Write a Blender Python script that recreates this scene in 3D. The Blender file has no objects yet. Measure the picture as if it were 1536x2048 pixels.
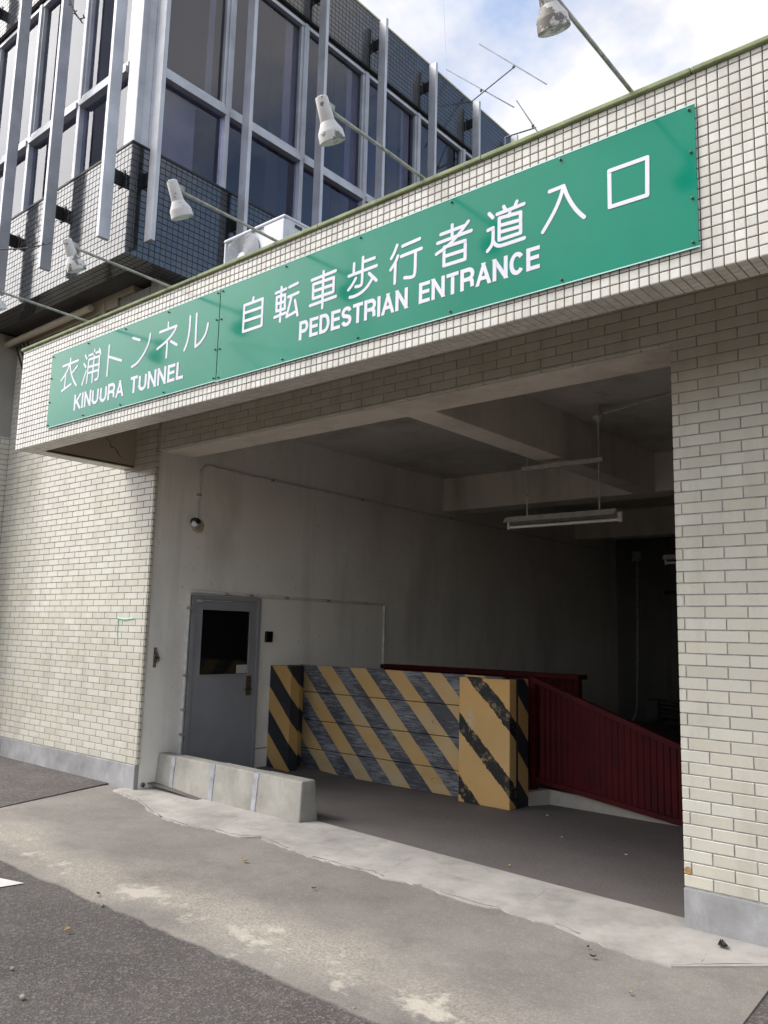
import bpy, math, random
from mathutils import Vector, Matrix
random.seed(7)
S = bpy.context.scene
COL = S.collection

# ---------------------------------------------------------------- camera
CAM_R = ((0.762243359654403, 0.6468205816881298, 0.024661625400565178),
         (-0.07527702752093744, 0.12642242441909687, -0.9891161406688346),
         (-0.6428984599377886, 0.7520907562978202, 0.14505538425371334))   # right, down, forward
CAM_C = Vector((1.8553922431035617, -4.849876358335495, 1.5881933314541004))
FPX = 1650.602408314894
cam = bpy.data.cameras.new('camera')
cam.sensor_fit = 'VERTICAL'; cam.sensor_height = 24.0
cam.lens = FPX / 2048.0 * 24.0
cam.clip_start = 0.05; cam.clip_end = 2000.0
cob = bpy.data.objects.new('camera', cam); COL.objects.link(cob)
r_, d_, f_ = (Vector(v) for v in CAM_R)
cob.matrix_world = Matrix(((r_.x, -d_.x, -f_.x, CAM_C.x), (r_.y, -d_.y, -f_.y, CAM_C.y), (r_.z, -d_.z, -f_.z, CAM_C.z), (0, 0, 0, 1)))
S.camera = cob

# ---------------------------------------------------------------- light
SUN_DIR = Vector((-0.42, -0.42, 0.80)).normalized()      # towards the sun
ELEV = math.asin(SUN_DIR.z); AZ = math.atan2(SUN_DIR.x, SUN_DIR.y)
W = bpy.data.worlds.new("World"); S.world = W; W.use_nodes = True
wt = W.node_tree; wt.nodes.clear()
def wn(t, **k):
    n = wt.nodes.new(t)
    for a, b in k.items(): setattr(n, a, b)
    return n
sky = wn('ShaderNodeTexSky'); sky.sky_type = 'NISHITA'; sky.sun_disc = False
sky.sun_elevation = ELEV; sky.sun_rotation = AZ % (2 * math.pi); sky.air_density = 1.0; sky.dust_density = 0.6; sky.ozone_density = 1.6
tcw = wn('ShaderNodeTexCoord')
sep = wn('ShaderNodeSeparateXYZ'); wt.links.new(tcw.outputs['Generated'], sep.inputs[0])
mx = wn('ShaderNodeMath', operation='MAXIMUM'); wt.links.new(sep.outputs['Z'], mx.inputs[0]); mx.inputs[1].default_value = 0.0
ad = wn('ShaderNodeMath', operation='ADD'); wt.links.new(mx.outputs[0], ad.inputs[0]); ad.inputs[1].default_value = 0.35
cmb = wn('ShaderNodeCombineXYZ')
for i, k in enumerate('XY'):
    dv = wn('ShaderNodeMath', operation='DIVIDE'); wt.links.new(sep.outputs[k], dv.inputs[0]); wt.links.new(ad.outputs[0], dv.inputs[1])
    wt.links.new(dv.outputs[0], cmb.inputs[i])
CLOUD_OFF = (8.66, 1.03, 10.0)
mp = wn('ShaderNodeMapping'); mp.inputs['Location'].default_value = CLOUD_OFF
wt.links.new(cmb.outputs[0], mp.inputs['Vector'])
nz = wn('ShaderNodeTexNoise'); nz.inputs['Scale'].default_value = 1.9; nz.inputs['Detail'].default_value = 9; nz.inputs['Roughness'].default_value = 0.56
wt.links.new(mp.outputs[0], nz.inputs['Vector'])
rmp = wn('ShaderNodeValToRGB'); rmp.color_ramp.elements[0].position = 0.33; rmp.color_ramp.elements[1].position = 0.47
clr = wn('ShaderNodeMath', operation='MULTIPLY_ADD'); wt.links.new(sep.outputs['X'], clr.inputs[0]); clr.inputs[1].default_value = -0.16; clr.inputs[2].default_value = 0.0
clm = wn('ShaderNodeMath', operation='MINIMUM'); wt.links.new(clr.outputs[0], clm.inputs[0]); clm.inputs[1].default_value = 0.0      # clearer sky on the right-hand side
clz = wn('ShaderNodeMath', operation='MULTIPLY_ADD'); wt.links.new(sep.outputs['Z'], clz.inputs[0]); clz.inputs[1].default_value = -0.22; clz.inputs[2].default_value = 0.118
clzm = wn('ShaderNodeMath', operation='MINIMUM'); wt.links.new(clz.outputs[0], clzm.inputs[0]); clzm.inputs[1].default_value = 0.0      # and overhead
cls_ = wn('ShaderNodeMath', operation='ADD'); wt.links.new(clm.outputs[0], cls_.inputs[0]); wt.links.new(clzm.outputs[0], cls_.inputs[1]); clm = cls_
cla = wn('ShaderNodeMath', operation='ADD'); wt.links.new(nz.outputs['Fac'], cla.inputs[0]); wt.links.new(clm.outputs[0], cla.inputs[1])
wt.links.new(cla.outputs[0], rmp.inputs[0])
nz2 = wn('ShaderNodeTexNoise'); nz2.inputs['Scale'].default_value = 2.6; nz2.inputs['Detail'].default_value = 6
wt.links.new(mp.outputs[0], nz2.inputs['Vector'])
rm2 = wn('ShaderNodeValToRGB')
rm2.color_ramp.elements[0].position = 0.3; rm2.color_ramp.elements[0].color = (4.4, 4.3, 4.4, 1)
rm2.color_ramp.elements[1].position = 0.62; rm2.color_ramp.elements[1].color = (6.7, 6.5, 6.3, 1)
wt.links.new(nz2.outputs['Fac'], rm2.inputs[0])
skb = wn('ShaderNodeMixRGB', blend_type='MULTIPLY'); skb.inputs['Fac'].default_value = 1.0
wt.links.new(sky.outputs[0], skb.inputs[1]); skb.inputs[2].default_value = (1.75, 1.55, 1.4, 1)
mxw = wn('ShaderNodeMixRGB'); wt.links.new(rmp.outputs[0], mxw.inputs[0]); wt.links.new(skb.outputs[0], mxw.inputs[1]); wt.links.new(rm2.outputs[0], mxw.inputs[2])
vdot = wn('ShaderNodeVectorMath', operation='DOT_PRODUCT'); wt.links.new(tcw.outputs['Generated'], vdot.inputs[0]); vdot.inputs[1].default_value = Vector((-0.78, -0.38, 0.55)).normalized()
vmx = wn('ShaderNodeMath', operation='MAXIMUM'); wt.links.new(vdot.outputs['Value'], vmx.inputs[0]); vmx.inputs[1].default_value = 0.0
vpw = wn('ShaderNodeMath', operation='POWER'); wt.links.new(vmx.outputs[0], vpw.inputs[0]); vpw.inputs[1].default_value = 9.0
vma = wn('ShaderNodeMath', operation='MULTIPLY_ADD'); wt.links.new(vpw.outputs[0], vma.inputs[0]); vma.inputs[1].default_value = 3.2; vma.inputs[2].default_value = 1.0
glow = wn('ShaderNodeMixRGB', blend_type='MULTIPLY'); glow.inputs[0].default_value = 1.0      # bright cloud lobe added apart from the sun, to lift left-hand reflections
wt.links.new(rm2.outputs[0], glow.inputs[1]); wt.links.new(vma.outputs[0], glow.inputs[2])
wt.links.new(glow.outputs[0], mxw.inputs[2])
bg = wn('ShaderNodeBackground'); bg.inputs['Strength'].default_value = 0.1
wt.links.new(mxw.outputs[0], bg.inputs[0])
wo = wn('ShaderNodeOutputWorld'); wt.links.new(bg.outputs[0], wo.inputs[0])

sun = bpy.data.lights.new('sun', 'SUN'); sun.energy = 1.5; sun.angle = math.radians(30); sun.color = (1.0, 0.97, 0.93)
sob = bpy.data.objects.new('sun', sun); COL.objects.link(sob)
sob.rotation_euler = (-SUN_DIR).to_track_quat('-Z', 'Y').to_euler(); sob.location = SUN_DIR * 40

S.view_settings.view_transform = 'Standard'; S.view_settings.look = 'None'
S.view_settings.gamma = 1.0; S.view_settings.exposure = 1.02
S.cycles.max_bounces = 8; S.cycles.diffuse_bounces = 6; S.cycles.glossy_bounces = 3; S.cycles.transparent_max_bounces = 8
S.cycles.use_denoising = True
S.cycles.caustics_reflective = False; S.cycles.caustics_refractive = False

# where a pixel's ray meets a plane of the place (used to carry measured points over)
def ray(p):
    a, b = (p[0] - 768) / FPX, (p[1] - 1024) / FPX
    return r_ * a + d_ * b + f_
def onX(p, x): d = ray(p); return CAM_C + d * ((x - CAM_C.x) / d.x)
def onY(p, y): d = ray(p); return CAM_C + d * ((y - CAM_C.y) / d.y)
def onZ(p, z): d = ray(p); return CAM_C + d * ((z - CAM_C.z) / d.z)
def inframe(P, m=0):
    v = Vector(P) - CAM_C; z = v.dot(f_)
    if z < 0.1: return False
    x = 768 + FPX * v.dot(r_) / z; y = 1024 + FPX * v.dot(d_) / z
    return -m < x < 1536 + m and -m < y < 2048 + m

# ---------------------------------------------------------------- mesh builder
class MB:
    def __init__(s): s.v = []; s.f = []; s.r = []
    def add(s, vs, fs, r=0.5):
        b = len(s.v); s.v += [tuple(p) for p in vs]
        s.f += [tuple(b + i for i in f) for f in fs]; s.r += [r] * len(fs)
    def box(s, x0, x1, y0, y1, z0, z1, r=0.5):
        s.add([(x0, y0, z0), (x1, y0, z0), (x1, y1, z0), (x0, y1, z0), (x0, y0, z1), (x1, y0, z1), (x1, y1, z1), (x0, y1, z1)],
              [(0, 3, 2, 1), (4, 5, 6, 7), (0, 1, 5, 4), (1, 2, 6, 5), (2, 3, 7, 6), (3, 0, 4, 7)], r)
        return s
    def hexa(s, p, r=0.5):      # 4 bottom + 4 top points
        s.add(p, [(0, 3, 2, 1), (4, 5, 6, 7), (0, 1, 5, 4), (1, 2, 6, 5), (2, 3, 7, 6), (3, 0, 4, 7)], r); return s
    def prism(s, poly, vec, r=0.5):
        n = len(poly); vec = Vector(vec); a = [Vector(p) for p in poly]; b = [p + vec for p in a]
        s.add(a + b, [tuple(range(n - 1, -1, -1)), tuple(range(n, 2 * n))] + [(i, (i + 1) % n, n + (i + 1) % n, n + i) for i in range(n)], r); return s
    def tube(s, pts, rad, n=8, r=0.5):
        pts = [Vector(p) for p in pts]; rings = []
        rads = rad if isinstance(rad, (list, tuple)) else [rad] * len(pts)
        up = None
        for i, p in enumerate(pts):
            t = (pts[min(i + 1, len(pts) - 1)] - pts[max(i - 1, 0)]).normalized()
            if up is None:
                up = Vector((0, 0, 1)) if abs(t.z) < 0.9 else Vector((1, 0, 0))
            a = t.cross(up)
            if a.length < 1e-4: a = t.cross(Vector((0, 1, 0.3)))
            a.normalize(); b = t.cross(a).normalized(); up = -b if up is None else a.cross(t).normalized()
            rings.append([p + (a * math.cos(2 * math.pi * k / n) + b * math.sin(2 * math.pi * k / n)) * rads[i] for k in range(n)])
        vs = [q for R in rings for q in R]; fs = []
        for i in range(len(rings) - 1):
            for k in range(n):
                fs.append((i * n + k, i * n + (k + 1) % n, (i + 1) * n + (k + 1) % n, (i + 1) * n + k))
        fs.append(tuple(range(n - 1, -1, -1))); fs.append(tuple((len(rings) - 1) * n + k for k in range(n)))
        s.add(vs, fs, r); return s
    def lathe(s, prof, o, ax, n=24, r=0.5):   # prof: (radius, distance along ax)
        o = Vector(o); ax = Vector(ax).normalized()
        s.tube([o + ax * h for _, h in prof], [max(q, 1e-4) for q, _ in prof], n, r); return s
    def build(s, name, m, parent=None, smooth=False, bevel=0.0):
        me = bpy.data.meshes.new(name); me.from_pydata(s.v, [], s.f)
        at = me.attributes.new('rnd', 'FLOAT', 'FACE'); at.data.foreach_set('value', s.r)
        me.materials.append(m); me.update()
        if smooth:
            me.polygons.foreach_set('use_smooth', [True] * len(me.polygons))
        o = bpy.data.objects.new(name, me); COL.objects.link(o)
        if smooth:
            md = o.modifiers.new('es', 'EDGE_SPLIT'); md.split_angle = math.radians(40)
        if bevel:
            b = o.modifiers.new('bev', 'BEVEL'); b.width = bevel; b.segments = 2; b.limit_method = 'ANGLE'; b.angle_limit = math.radians(40)
        if parent is not None:
            o.parent = parent
            o.matrix_parent_inverse = Matrix.Translation(-parent.location) if parent.type == 'EMPTY' and parent.parent is None else Matrix.Identity(4)
        return o
def B(*a): return MB().box(*a)
def thing(name, label, cat, loc=(0, 0, 0), group=None):
    o = bpy.data.objects.new(name, None); COL.objects.link(o); o.location = loc; o.empty_display_size = 0.1
    o['label'] = label; o['category'] = cat
    if group: o['group'] = group
    return o
def tag(o, label, cat, group=None):
    o['label'] = label; o['category'] = cat
    if group: o['group'] = group
    return o
def struct(o): o['kind'] = 'structure'; return o

def tiles(mb, O, u, v, n, rects, pu, pv, gap, depth, bev, tilt=0.0, stag=0.0, u0=0.0, v0=0.0):
    """tiles of real thickness laid over rectangles (in u,v metres from O)"""
    O, u, v, n = Vector(O), Vector(u), Vector(v), Vector(n)
    for (a0, a1, b0, b1) in rects:
        j0 = math.floor((b0 - v0) / pv) - 1; j1 = math.ceil((b1 - v0) / pv) + 1
        for j in range(j0, j1):
            off = u0 + (stag * pu if j % 2 else 0.0)
            i0 = math.floor((a0 - off) / pu) - 1; i1 = math.ceil((a1 - off) / pu) + 1
            for i in range(i0, i1):
                x0 = max(a0, off + i * pu + gap / 2); x1 = min(a1, off + (i + 1) * pu - gap / 2)
                y0 = max(b0, v0 + j * pv + gap / 2); y1 = min(b1, v0 + (j + 1) * pv - gap / 2)
                if x1 - x0 < 0.012 or y1 - y0 < 0.012: continue
                tx = random.gauss(0, tilt); ty = random.gauss(0, tilt); cx, cy = (x0 + x1) / 2, (y0 + y1) / 2
                def P(x, y, h): return O + u * x + v * y + n * (h + ((x - cx) * tx + (y - cy) * ty if h > 0.001 else 0))
                q = [(x0, y0), (x1, y0), (x1, y1), (x0, y1)]
                qi = [(x0 + bev, y0 + bev), (x1 - bev, y0 + bev), (x1 - bev, y1 - bev), (x0 + bev, y1 - bev)]
                vs = [P(x, y, 0) for x, y in q] + [P(x, y, depth - bev * 0.7) for x, y in q] + [P(x, y, depth) for x, y in qi]
                fs = [(8, 9, 10, 11)]
                for k in range(4):
                    l = (k + 1) % 4
                    fs += [(k, l, 4 + l, 4 + k), (4 + k, 4 + l, 8 + l, 8 + k)]
                mb.add(vs, fs, random.random())
# ---------------------------------------------------------------- materials
def srgb(r, g, b):
    f = lambda c: (c / 255 / 12.92) if c / 255 <= 0.04045 else ((c / 255 + 0.055) / 1.055) ** 2.4
    return (f(r), f(g), f(b), 1)
class Mt:
    def __init__(s, name):
        s.m = bpy.data.materials.new(name); s.m.use_nodes = True; s.t = s.m.node_tree; s.t.nodes.clear()
        s.out = s.n('ShaderNodeOutputMaterial'); s.b = s.n('ShaderNodeBsdfPrincipled'); s.l(s.b.outputs[0], s.out.inputs[0])
        s.pos = s.n('ShaderNodeNewGeometry').outputs['Position']; s.bump_in = None
    def n(s, t, **k):
        q = s.t.nodes.new(t)
        for a, b in k.items(): setattr(q, a, b)
        return q
    def l(s, a, b): s.t.links.new(a, b)
    def math(s, op, a, b=0.0, c=None):
        q = s.n('ShaderNodeMath', operation=op)
        for i, x in enumerate((a, b, c)):
            if x is None: continue
            if hasattr(x, 'is_output'): s.l(x, q.inputs[i])
            else: q.inputs[i].default_value = x
        return q.outputs[0]
    def noise(s, scale, detail=4, rough=0.55, stretch=(1, 1, 1), off=(0, 0, 0)):
        mp = s.n('ShaderNodeMapping'); mp.inputs['Scale'].default_value = stretch; mp.inputs['Location'].default_value = off
        s.l(s.pos, mp.inputs['Vector'])
        q = s.n('ShaderNodeTexNoise'); q.inputs['Scale'].default_value = scale; q.inputs['Detail'].default_value = detail; q.inputs['Roughness'].default_value = rough
        s.l(mp.outputs[0], q.inputs['Vector']); return q.outputs['Fac']
    def ramp(s, f, p0, p1, c0=(0, 0, 0, 1), c1=(1, 1, 1, 1)):
        q = s.n('ShaderNodeValToRGB'); e = q.color_ramp.elements
        e[0].position = p0; e[0].color = c0; e[1].position = p1; e[1].color = c1
        s.l(f, q.inputs[0]); return q.outputs[0]
    def mix(s, f, a, b, mode='MIX'):
        q = s.n('ShaderNodeMixRGB', blend_type=mode)
        for i, x in enumerate((f, a, b)):
            if hasattr(x, 'is_output'): s.l(x, q.inputs[i])
            else: q.inputs[i].default_value = x
        return q.outputs[0]
    def rnd(s):
        q = s.n('ShaderNodeAttribute', attribute_name='rnd'); return q.outputs['Fac']
    def xyz(s):
        q = s.n('ShaderNodeSeparateXYZ'); s.l(s.pos, q.inputs[0]); return q.outputs
    def set(s, k, x):
        i = s.b.inputs[k]
        if hasattr(x, 'is_output'): s.l(x, i)
        else: i.default_value = x
        return s
    def bump(s, h, strength=0.3, dist=0.01):
        q = s.n('ShaderNodeBump'); q.inputs['Strength'].default_value = strength; q.inputs['Distance'].default_value = dist
        s.l(h, q.inputs['Height'])
        if s.bump_in is not None: s.l(s.bump_in, q.inputs['Normal'])
        s.bump_in = q.outputs[0]; s.l(q.outputs[0], s.b.inputs['Normal']); return s

def simple(name, col, rough=0.5, metal=0.0, var=0.12, scale=6, spec=0.5, bump=0.0, bscale=60):
    m = Mt(name); k = m.noise(scale, 5)
    c0 = tuple(x * (1 - var * 1.6) for x in col[:3]) + (1,); c1 = tuple(min(1, x * (1 + var)) for x in col[:3]) + (1,)
    m.set('Base Color', m.ramp(k, 0.32, 0.68, c0, c1)).set('Roughness', rough).set('Metallic', metal).set('Specular IOR Level', spec)
    if bump: m.bump(m.noise(bscale, 3), bump, 0.004)
    return m.m

def glazed(name, cols, rough, dirt=(0.3, 0.27, 0.22, 1), dirt_amt=0.3, spec=0.5, streak=True, lo=0.0):
    """glazed ceramic: colour from the tile's own random value, faint dirt runs"""
    m = Mt(name); q = m.n('ShaderNodeValToRGB'); e = q.color_ramp.elements
    e[0].position = 0.0; e[0].color = cols[0]; e[1].position = 1.0; e[1].color = cols[-1]
    for i, c in enumerate(cols[1:-1]):
        x = e.new((i + 1) / (len(cols) - 1)); x.color = c
    m.l(m.rnd(), q.inputs[0])
    st = m.noise(2.2, 5, 0.6, (2.2, 2.2, 0.5)); d = m.math('MULTIPLY', m.ramp(st, 0.48, 0.75), dirt_amt)
    fine = m.math('MULTIPLY', m.ramp(m.noise(45, 4, 0.7), 0.5, 0.8), dirt_amt * 0.5)
    c = m.mix(d, q.outputs[0], dirt); c = m.mix(fine, c, dirt)
    m.set('Base Color', c).set('Specular IOR Level', spec)
    m.set('Roughness', m.math('ADD', m.math('MULTIPLY', m.noise(9, 4), 0.22), rough - 0.06))
    m.bump(m.noise(38, 3), 0.06, 0.004)
    return m.m

M = {}
M['canopy_tile'] = glazed('canopy_tile', [srgb(204, 202, 193), srgb(216, 213, 204), srgb(209, 205, 195), srgb(221, 219, 212)], 0.13, srgb(120, 112, 98), 0.3)
M['brick'] = glazed('brick_tile', [srgb(199, 195, 181), srgb(204, 201, 189), srgb(191, 187, 173), srgb(206, 204, 193), srgb(200, 196, 180), srgb(196, 191, 177), srgb(203, 199, 186)], 0.13, srgb(128, 120, 104), 0.28)
M['dark_tile'] = glazed('dark_tile', [srgb(22, 26, 29), srgb(30, 35, 39), srgb(16, 19, 22), srgb(40, 45, 50)], 0.07, srgb(70, 72, 70), 0.25, 0.8)
M['dark_tile'].node_tree.nodes['Principled BSDF'].inputs['IOR'].default_value = 1.66
M['grout_dark'] = simple('grout_dark', srgb(84, 78, 72), 0.9, 0, 0.2, 20)
M['grout'] = simple('grout_grey', srgb(166, 164, 162), 0.92, 0, 0.2, 14)
M['grout_light'] = simple('grout_pale', srgb(150, 149, 146), 0.9, 0, 0.15, 20)

def concrete(name, c0, c1, stain=(0.12, 0.11, 0.1, 1), st=0.35, rough=0.85, scale=1.6, bump=0.25, pits=True):
    m = Mt(name); k = m.noise(scale, 8, 0.62); c = m.ramp(k, 0.34, 0.66, c0, c1)
    s2 = m.ramp(m.noise(scale * 2.7, 7, 0.7, (1, 1, 0.45), (3, 1, 2)), 0.52, 0.75)
    c = m.mix(m.math('MULTIPLY', s2, st), c, stain)
    sp = m.ramp(m.noise(150, 2, 0.5), 0.62, 0.75); c = m.mix(m.math('MULTIPLY', sp, 0.35), c, tuple(x * 0.5 for x in c0[:3]) + (1,))
    m.set('Base Color', c).set('Roughness', rough).set('Specular IOR Level', 0.3)
    m.bump(m.noise(70, 5, 0.65), bump, 0.006)
    if pits:
        v = m.n('ShaderNodeTexVoronoi'); v.inputs['Scale'].default_value = 28; m.l(m.pos, v.inputs['Vector'])
        m.bump(m.ramp(v.outputs['Distance'], 0.03, 0.11), 0.25, 0.004)
    return m.m
M['plinth'] = concrete('plinth_concrete', srgb(128, 127, 128), srgb(165, 165, 166), srgb(200, 200, 200), 0.3, 0.8, 2.4, 0.12, False)
M['block'] = concrete('block_concrete', srgb(142, 139, 132), srgb(170, 167, 158), srgb(110, 105, 97), 0.4, 0.9, 3.0, 0.4)
M['mortar'] = concrete('mortar', srgb(140, 141, 146), srgb(178, 178, 184), srgb(112, 112, 118), 0.3, 0.9, 9, 0.5)
M['threshold'] = concrete('threshold_cement', srgb(150, 146, 141), srgb(186, 181, 175), srgb(112, 106, 100), 0.45, 0.8, 2.0, 0.2, False)
M['crack'] = simple('crack_dirt_shade', srgb(82, 77, 72), 0.95, 0, 0.3, 30)

def plaster(name, c0, c1, stain, st):
    m = Mt(name); c = m.ramp(m.noise(0.7, 7, 0.6), 0.3, 0.7, c0, c1)
    s2 = m.ramp(m.noise(1.1, 8, 0.66, (1, 1, 0.35), (5, 2, 1)), 0.5, 0.78)
    c = m.mix(m.math('MULTIPLY', s2, st), c, stain)
    rn = m.ramp(m.noise(3.0, 6, 0.6, (1, 1, 0.06), (2, 8, 4)), 0.56, 0.74); c = m.mix(m.math('MULTIPLY', rn, st * 0.55), c, stain)
    sp = m.ramp(m.noise(24, 3, 0.5, (1, 1, 1), (9, 4, 3)), 0.70, 0.76); c = m.mix(m.math('MULTIPLY', sp, 0.5), c, srgb(70, 64, 58))
    m.set('Base Color', c).set('Roughness', 0.75).set('Specular IOR Level', 0.25)
    m.bump(m.noise(14, 5, 0.6), 0.1, 0.01).bump(m.noise(130, 3), 0.08, 0.003)
    return m.m
M['plaster'] = plaster('painted_plaster', srgb(220, 215, 208), srgb(232, 228, 221), srgb(164, 155, 145), 0.6)
M['beam_paint'] = plaster('beam_paint', srgb(216, 208, 196), srgb(228, 220, 208), srgb(140, 127, 112), 0.6)
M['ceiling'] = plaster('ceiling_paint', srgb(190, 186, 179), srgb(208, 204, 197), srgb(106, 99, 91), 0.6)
M['cream'] = plaster('cream_paint', srgb(160, 150, 134), srgb(176, 166, 149), srgb(140, 125, 105), 0.4)

def asphalt(name, dark, light, pale, amt=0.5, bl=0.4, bs=0.5):
    m = Mt(name); c = m.ramp(m.noise(0.9, 6, 0.6), 0.3, 0.7, dark, light)
    g = m.n('ShaderNodeTexVoronoi'); g.inputs['Scale'].default_value = 80; m.l(m.pos, g.inputs['Vector'])
    g2 = m.n('ShaderNodeTexVoronoi'); g2.inputs['Scale'].default_value = 210; m.l(m.pos, g2.inputs['Vector'])
    c = m.mix(m.math('MULTIPLY', m.ramp(m.noise(120, 3, 0.6), 0.45, 0.7), 0.35), c, tuple(x * 0.55 for x in dark[:3]) + (1,))
    bw2 = m.n('ShaderNodeRGBToBW'); m.l(g2.outputs['Color'], bw2.inputs[0]); c = m.mix(m.math('MULTIPLY', m.ramp(bw2.outputs[0], 0.72, 0.9), 0.75 * amt), c, pale)
    bw = m.n('ShaderNodeRGBToBW'); m.l(g.outputs['Color'], bw.inputs[0])
    sp = m.ramp(bw.outputs[0], 0.62, 0.8); c = m.mix(m.math('MULTIPLY', sp, amt), c, pale)
    big = m.ramp(m.noise(2.3, 8, 0.7, (1, 1, 1), (2, 7, 0)), 0.5, 0.75); c = m.mix(m.math('MULTIPLY', big, bl), c, pale)
    m.set('Base Color', c).set('Roughness', 0.88).set('Specular IOR Level', 0.3)
    m.bump(g.outputs['Distance'], bs, 0.008).bump(m.noise(18, 5), 0.3, 0.01)
    return m.m
M['asphalt'] = asphalt('asphalt', srgb(78, 73, 71), srgb(94, 89, 86), srgb(146, 139, 132), 0.35, 0.2)
M['asphalt_in'] = asphalt('worn_asphalt', srgb(96, 91, 89), srgb(112, 106, 103), srgb(134, 128, 126), 0.10, 0.16, 0.2)
def apron_mat():
    m = Mt('apron_concrete'); c = m.ramp(m.noise(0.8, 7, 0.62), 0.3, 0.7, srgb(112, 107, 103), srgb(142, 137, 131))
    g = m.n('ShaderNodeTexVoronoi'); g.inputs['Scale'].default_value = 130; m.l(m.pos, g.inputs['Vector'])
    bw = m.n('ShaderNodeRGBToBW'); m.l(g.outputs['Color'], bw.inputs[0])
    c = m.mix(m.math('MULTIPLY', m.ramp(bw.outputs[0], 0.6, 0.9), 0.3), c, srgb(176, 168, 155))
    c = m.mix(m.math('MULTIPLY', m.ramp(m.noise(3.1, 9, 0.72, (1, 1, 1), (4, 4, 0)), 0.5, 0.72), 0.4), c, srgb(92, 87, 83))
    x = m.xyz()                                   # painted light stripe and laitance patches along the road edge
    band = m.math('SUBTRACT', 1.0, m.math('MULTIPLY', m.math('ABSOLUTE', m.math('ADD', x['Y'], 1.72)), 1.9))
    light_stripe = m.ramp(m.math('ADD', m.noise(1.3, 7, 0.62, (0.6, 1, 1), (6, 1, 0)), m.math('MULTIPLY', band, 0.30)), 0.52, 0.82)
    brk = m.ramp(m.noise(60, 6, 0.8), 0.36, 0.6); c = m.mix(m.math('MULTIPLY', m.math('MULTIPLY', light_stripe, 0.8), brk), c, srgb(184, 175, 160))      # soft light stripe painted in as paler worn cement near the road
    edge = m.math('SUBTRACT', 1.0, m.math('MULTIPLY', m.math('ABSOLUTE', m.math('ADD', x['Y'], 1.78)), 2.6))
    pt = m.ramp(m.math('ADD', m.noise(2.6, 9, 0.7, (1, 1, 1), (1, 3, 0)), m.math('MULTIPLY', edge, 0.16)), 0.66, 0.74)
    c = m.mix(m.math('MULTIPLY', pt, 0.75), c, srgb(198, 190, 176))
    c = m.mix(m.math('MULTIPLY', m.ramp(m.noise(170, 2, 0.6), 0.6, 0.72), 0.45), c, srgb(84, 79, 75))
    c = m.mix(m.math('MULTIPLY', m.ramp(m.noise(0.9, 8, 0.75, (1, 1, 1), (12, 5, 0)), 0.56, 0.7), 0.4), c, srgb(96, 91, 87))
    ch = m.ramp(m.noise(2.0, 8, 0.7, (1, 1, 1), (8, 8, 0)), 0.68, 0.72); c = m.mix(m.math('MULTIPLY', ch, 0.4), c, srgb(180, 172, 166))
    m.set('Base Color', c).set('Roughness', 0.9).set('Specular IOR Level', 0.25)
    m.bump(g.outputs['Distance'], 0.35, 0.005).bump(m.noise(9, 7, 0.65), 0.35, 0.012)
    return m.m
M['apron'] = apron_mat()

def stripes(name, slope, pitch, phase, duty, dark, worn, yel0, yel1, wear_scale=26, fade=0.0, scrape=False):
    """diagonal hazard stripes brushed on, with worn paint"""
    m = Mt(name); x = m.xyz(); u = m.math('ADD', x['X'], x['Y'])
    w = m.math('MULTIPLY', m.math('SUBTRACT', m.noise(6, 3), 0.5), 0.012)
    if scrape: w = m.math('ADD', w, m.math('MULTIPLY', m.math('SUBTRACT', m.noise(9, 8, 0.75), 0.5), 0.12))
    s = m.math('ADD', m.math('SUBTRACT', u, m.math('MULTIPLY', m.math('SUBTRACT', 1.18, x['Z']), slope)), w)
    fr = m.math('FRACT', m.math('DIVIDE', m.math('SUBTRACT', s, phase), pitch))
    isy = m.math('LESS_THAN', fr, duty)
    yk = m.ramp(m.noise(1.7, 6, 0.6), 0.35, 0.66, yel0, yel1)
    if fade:
        fd = m.ramp(m.noise(1.7, 6, 0.65, (0.6, 0.6, 1.5), (2, 5, 8)), 0.43, 0.6); yk = m.mix(m.math('MULTIPLY', fd, fade), yk, srgb(176, 160, 128))
    wr = m.math('ADD', m.noise(wear_scale, 6, 0.75, (0.3, 0.3, 2.6)), m.math('MULTIPLY', m.math('SUBTRACT', m.noise(2.2, 5, 0.6, (0.7, 0.7, 1.3), (3, 3, 1)), 0.5), 0.7))
    if scrape: wr = m.noise(11, 9, 0.8, (1, 1, 1.2), (4, 4, 4))
    dk = m.mix(m.ramp(wr, 0.53 if scrape else 0.44, 0.63 if scrape else 0.72), dark, worn)
    yk = m.mix(m.math('MULTIPLY', m.ramp(m.noise(30, 6, 0.75, (0.5, 0.5, 1.4), (7, 7, 7)), 0.6, 0.72), 0.5), yk, srgb(150, 138, 118))
    c = m.mix(isy, dk, yk)
    dirt = m.ramp(m.noise(5, 7, 0.7, (1, 1, 1), (1, 9, 2)), 0.6, 0.8); c = m.mix(m.math('MULTIPLY', dirt, 0.25), c, srgb(120, 112, 100))
    m.set('Base Color', c).set('Roughness', 0.6).set('Specular IOR Level', 0.35)
    m.bump(m.noise(22, 5, 0.6, (0.5, 0.5, 3)), 0.15, 0.004)
    return m.m
M['board'] = stripes('striped_board', 1.0, 0.52, -2.947, 0.475, srgb(66, 69, 76), srgb(140, 143, 149), srgb(176, 144, 92), srgb(188, 157, 108), 22, 0.9)
M['post_paint'] = stripes('striped_post', 0.98, 0.505, -3.68, 0.5, srgb(34, 36, 42), srgb(50, 52, 58), srgb(172, 137, 82), srgb(184, 149, 94), 30)
M['slab_paint'] = stripes('striped_slab', 1.05, 0.625, -0.704, 0.70, srgb(28, 28, 30), srgb(140, 122, 92), srgb(186, 147, 86), srgb(197, 159, 102), 16, 0.25, True)

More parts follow.
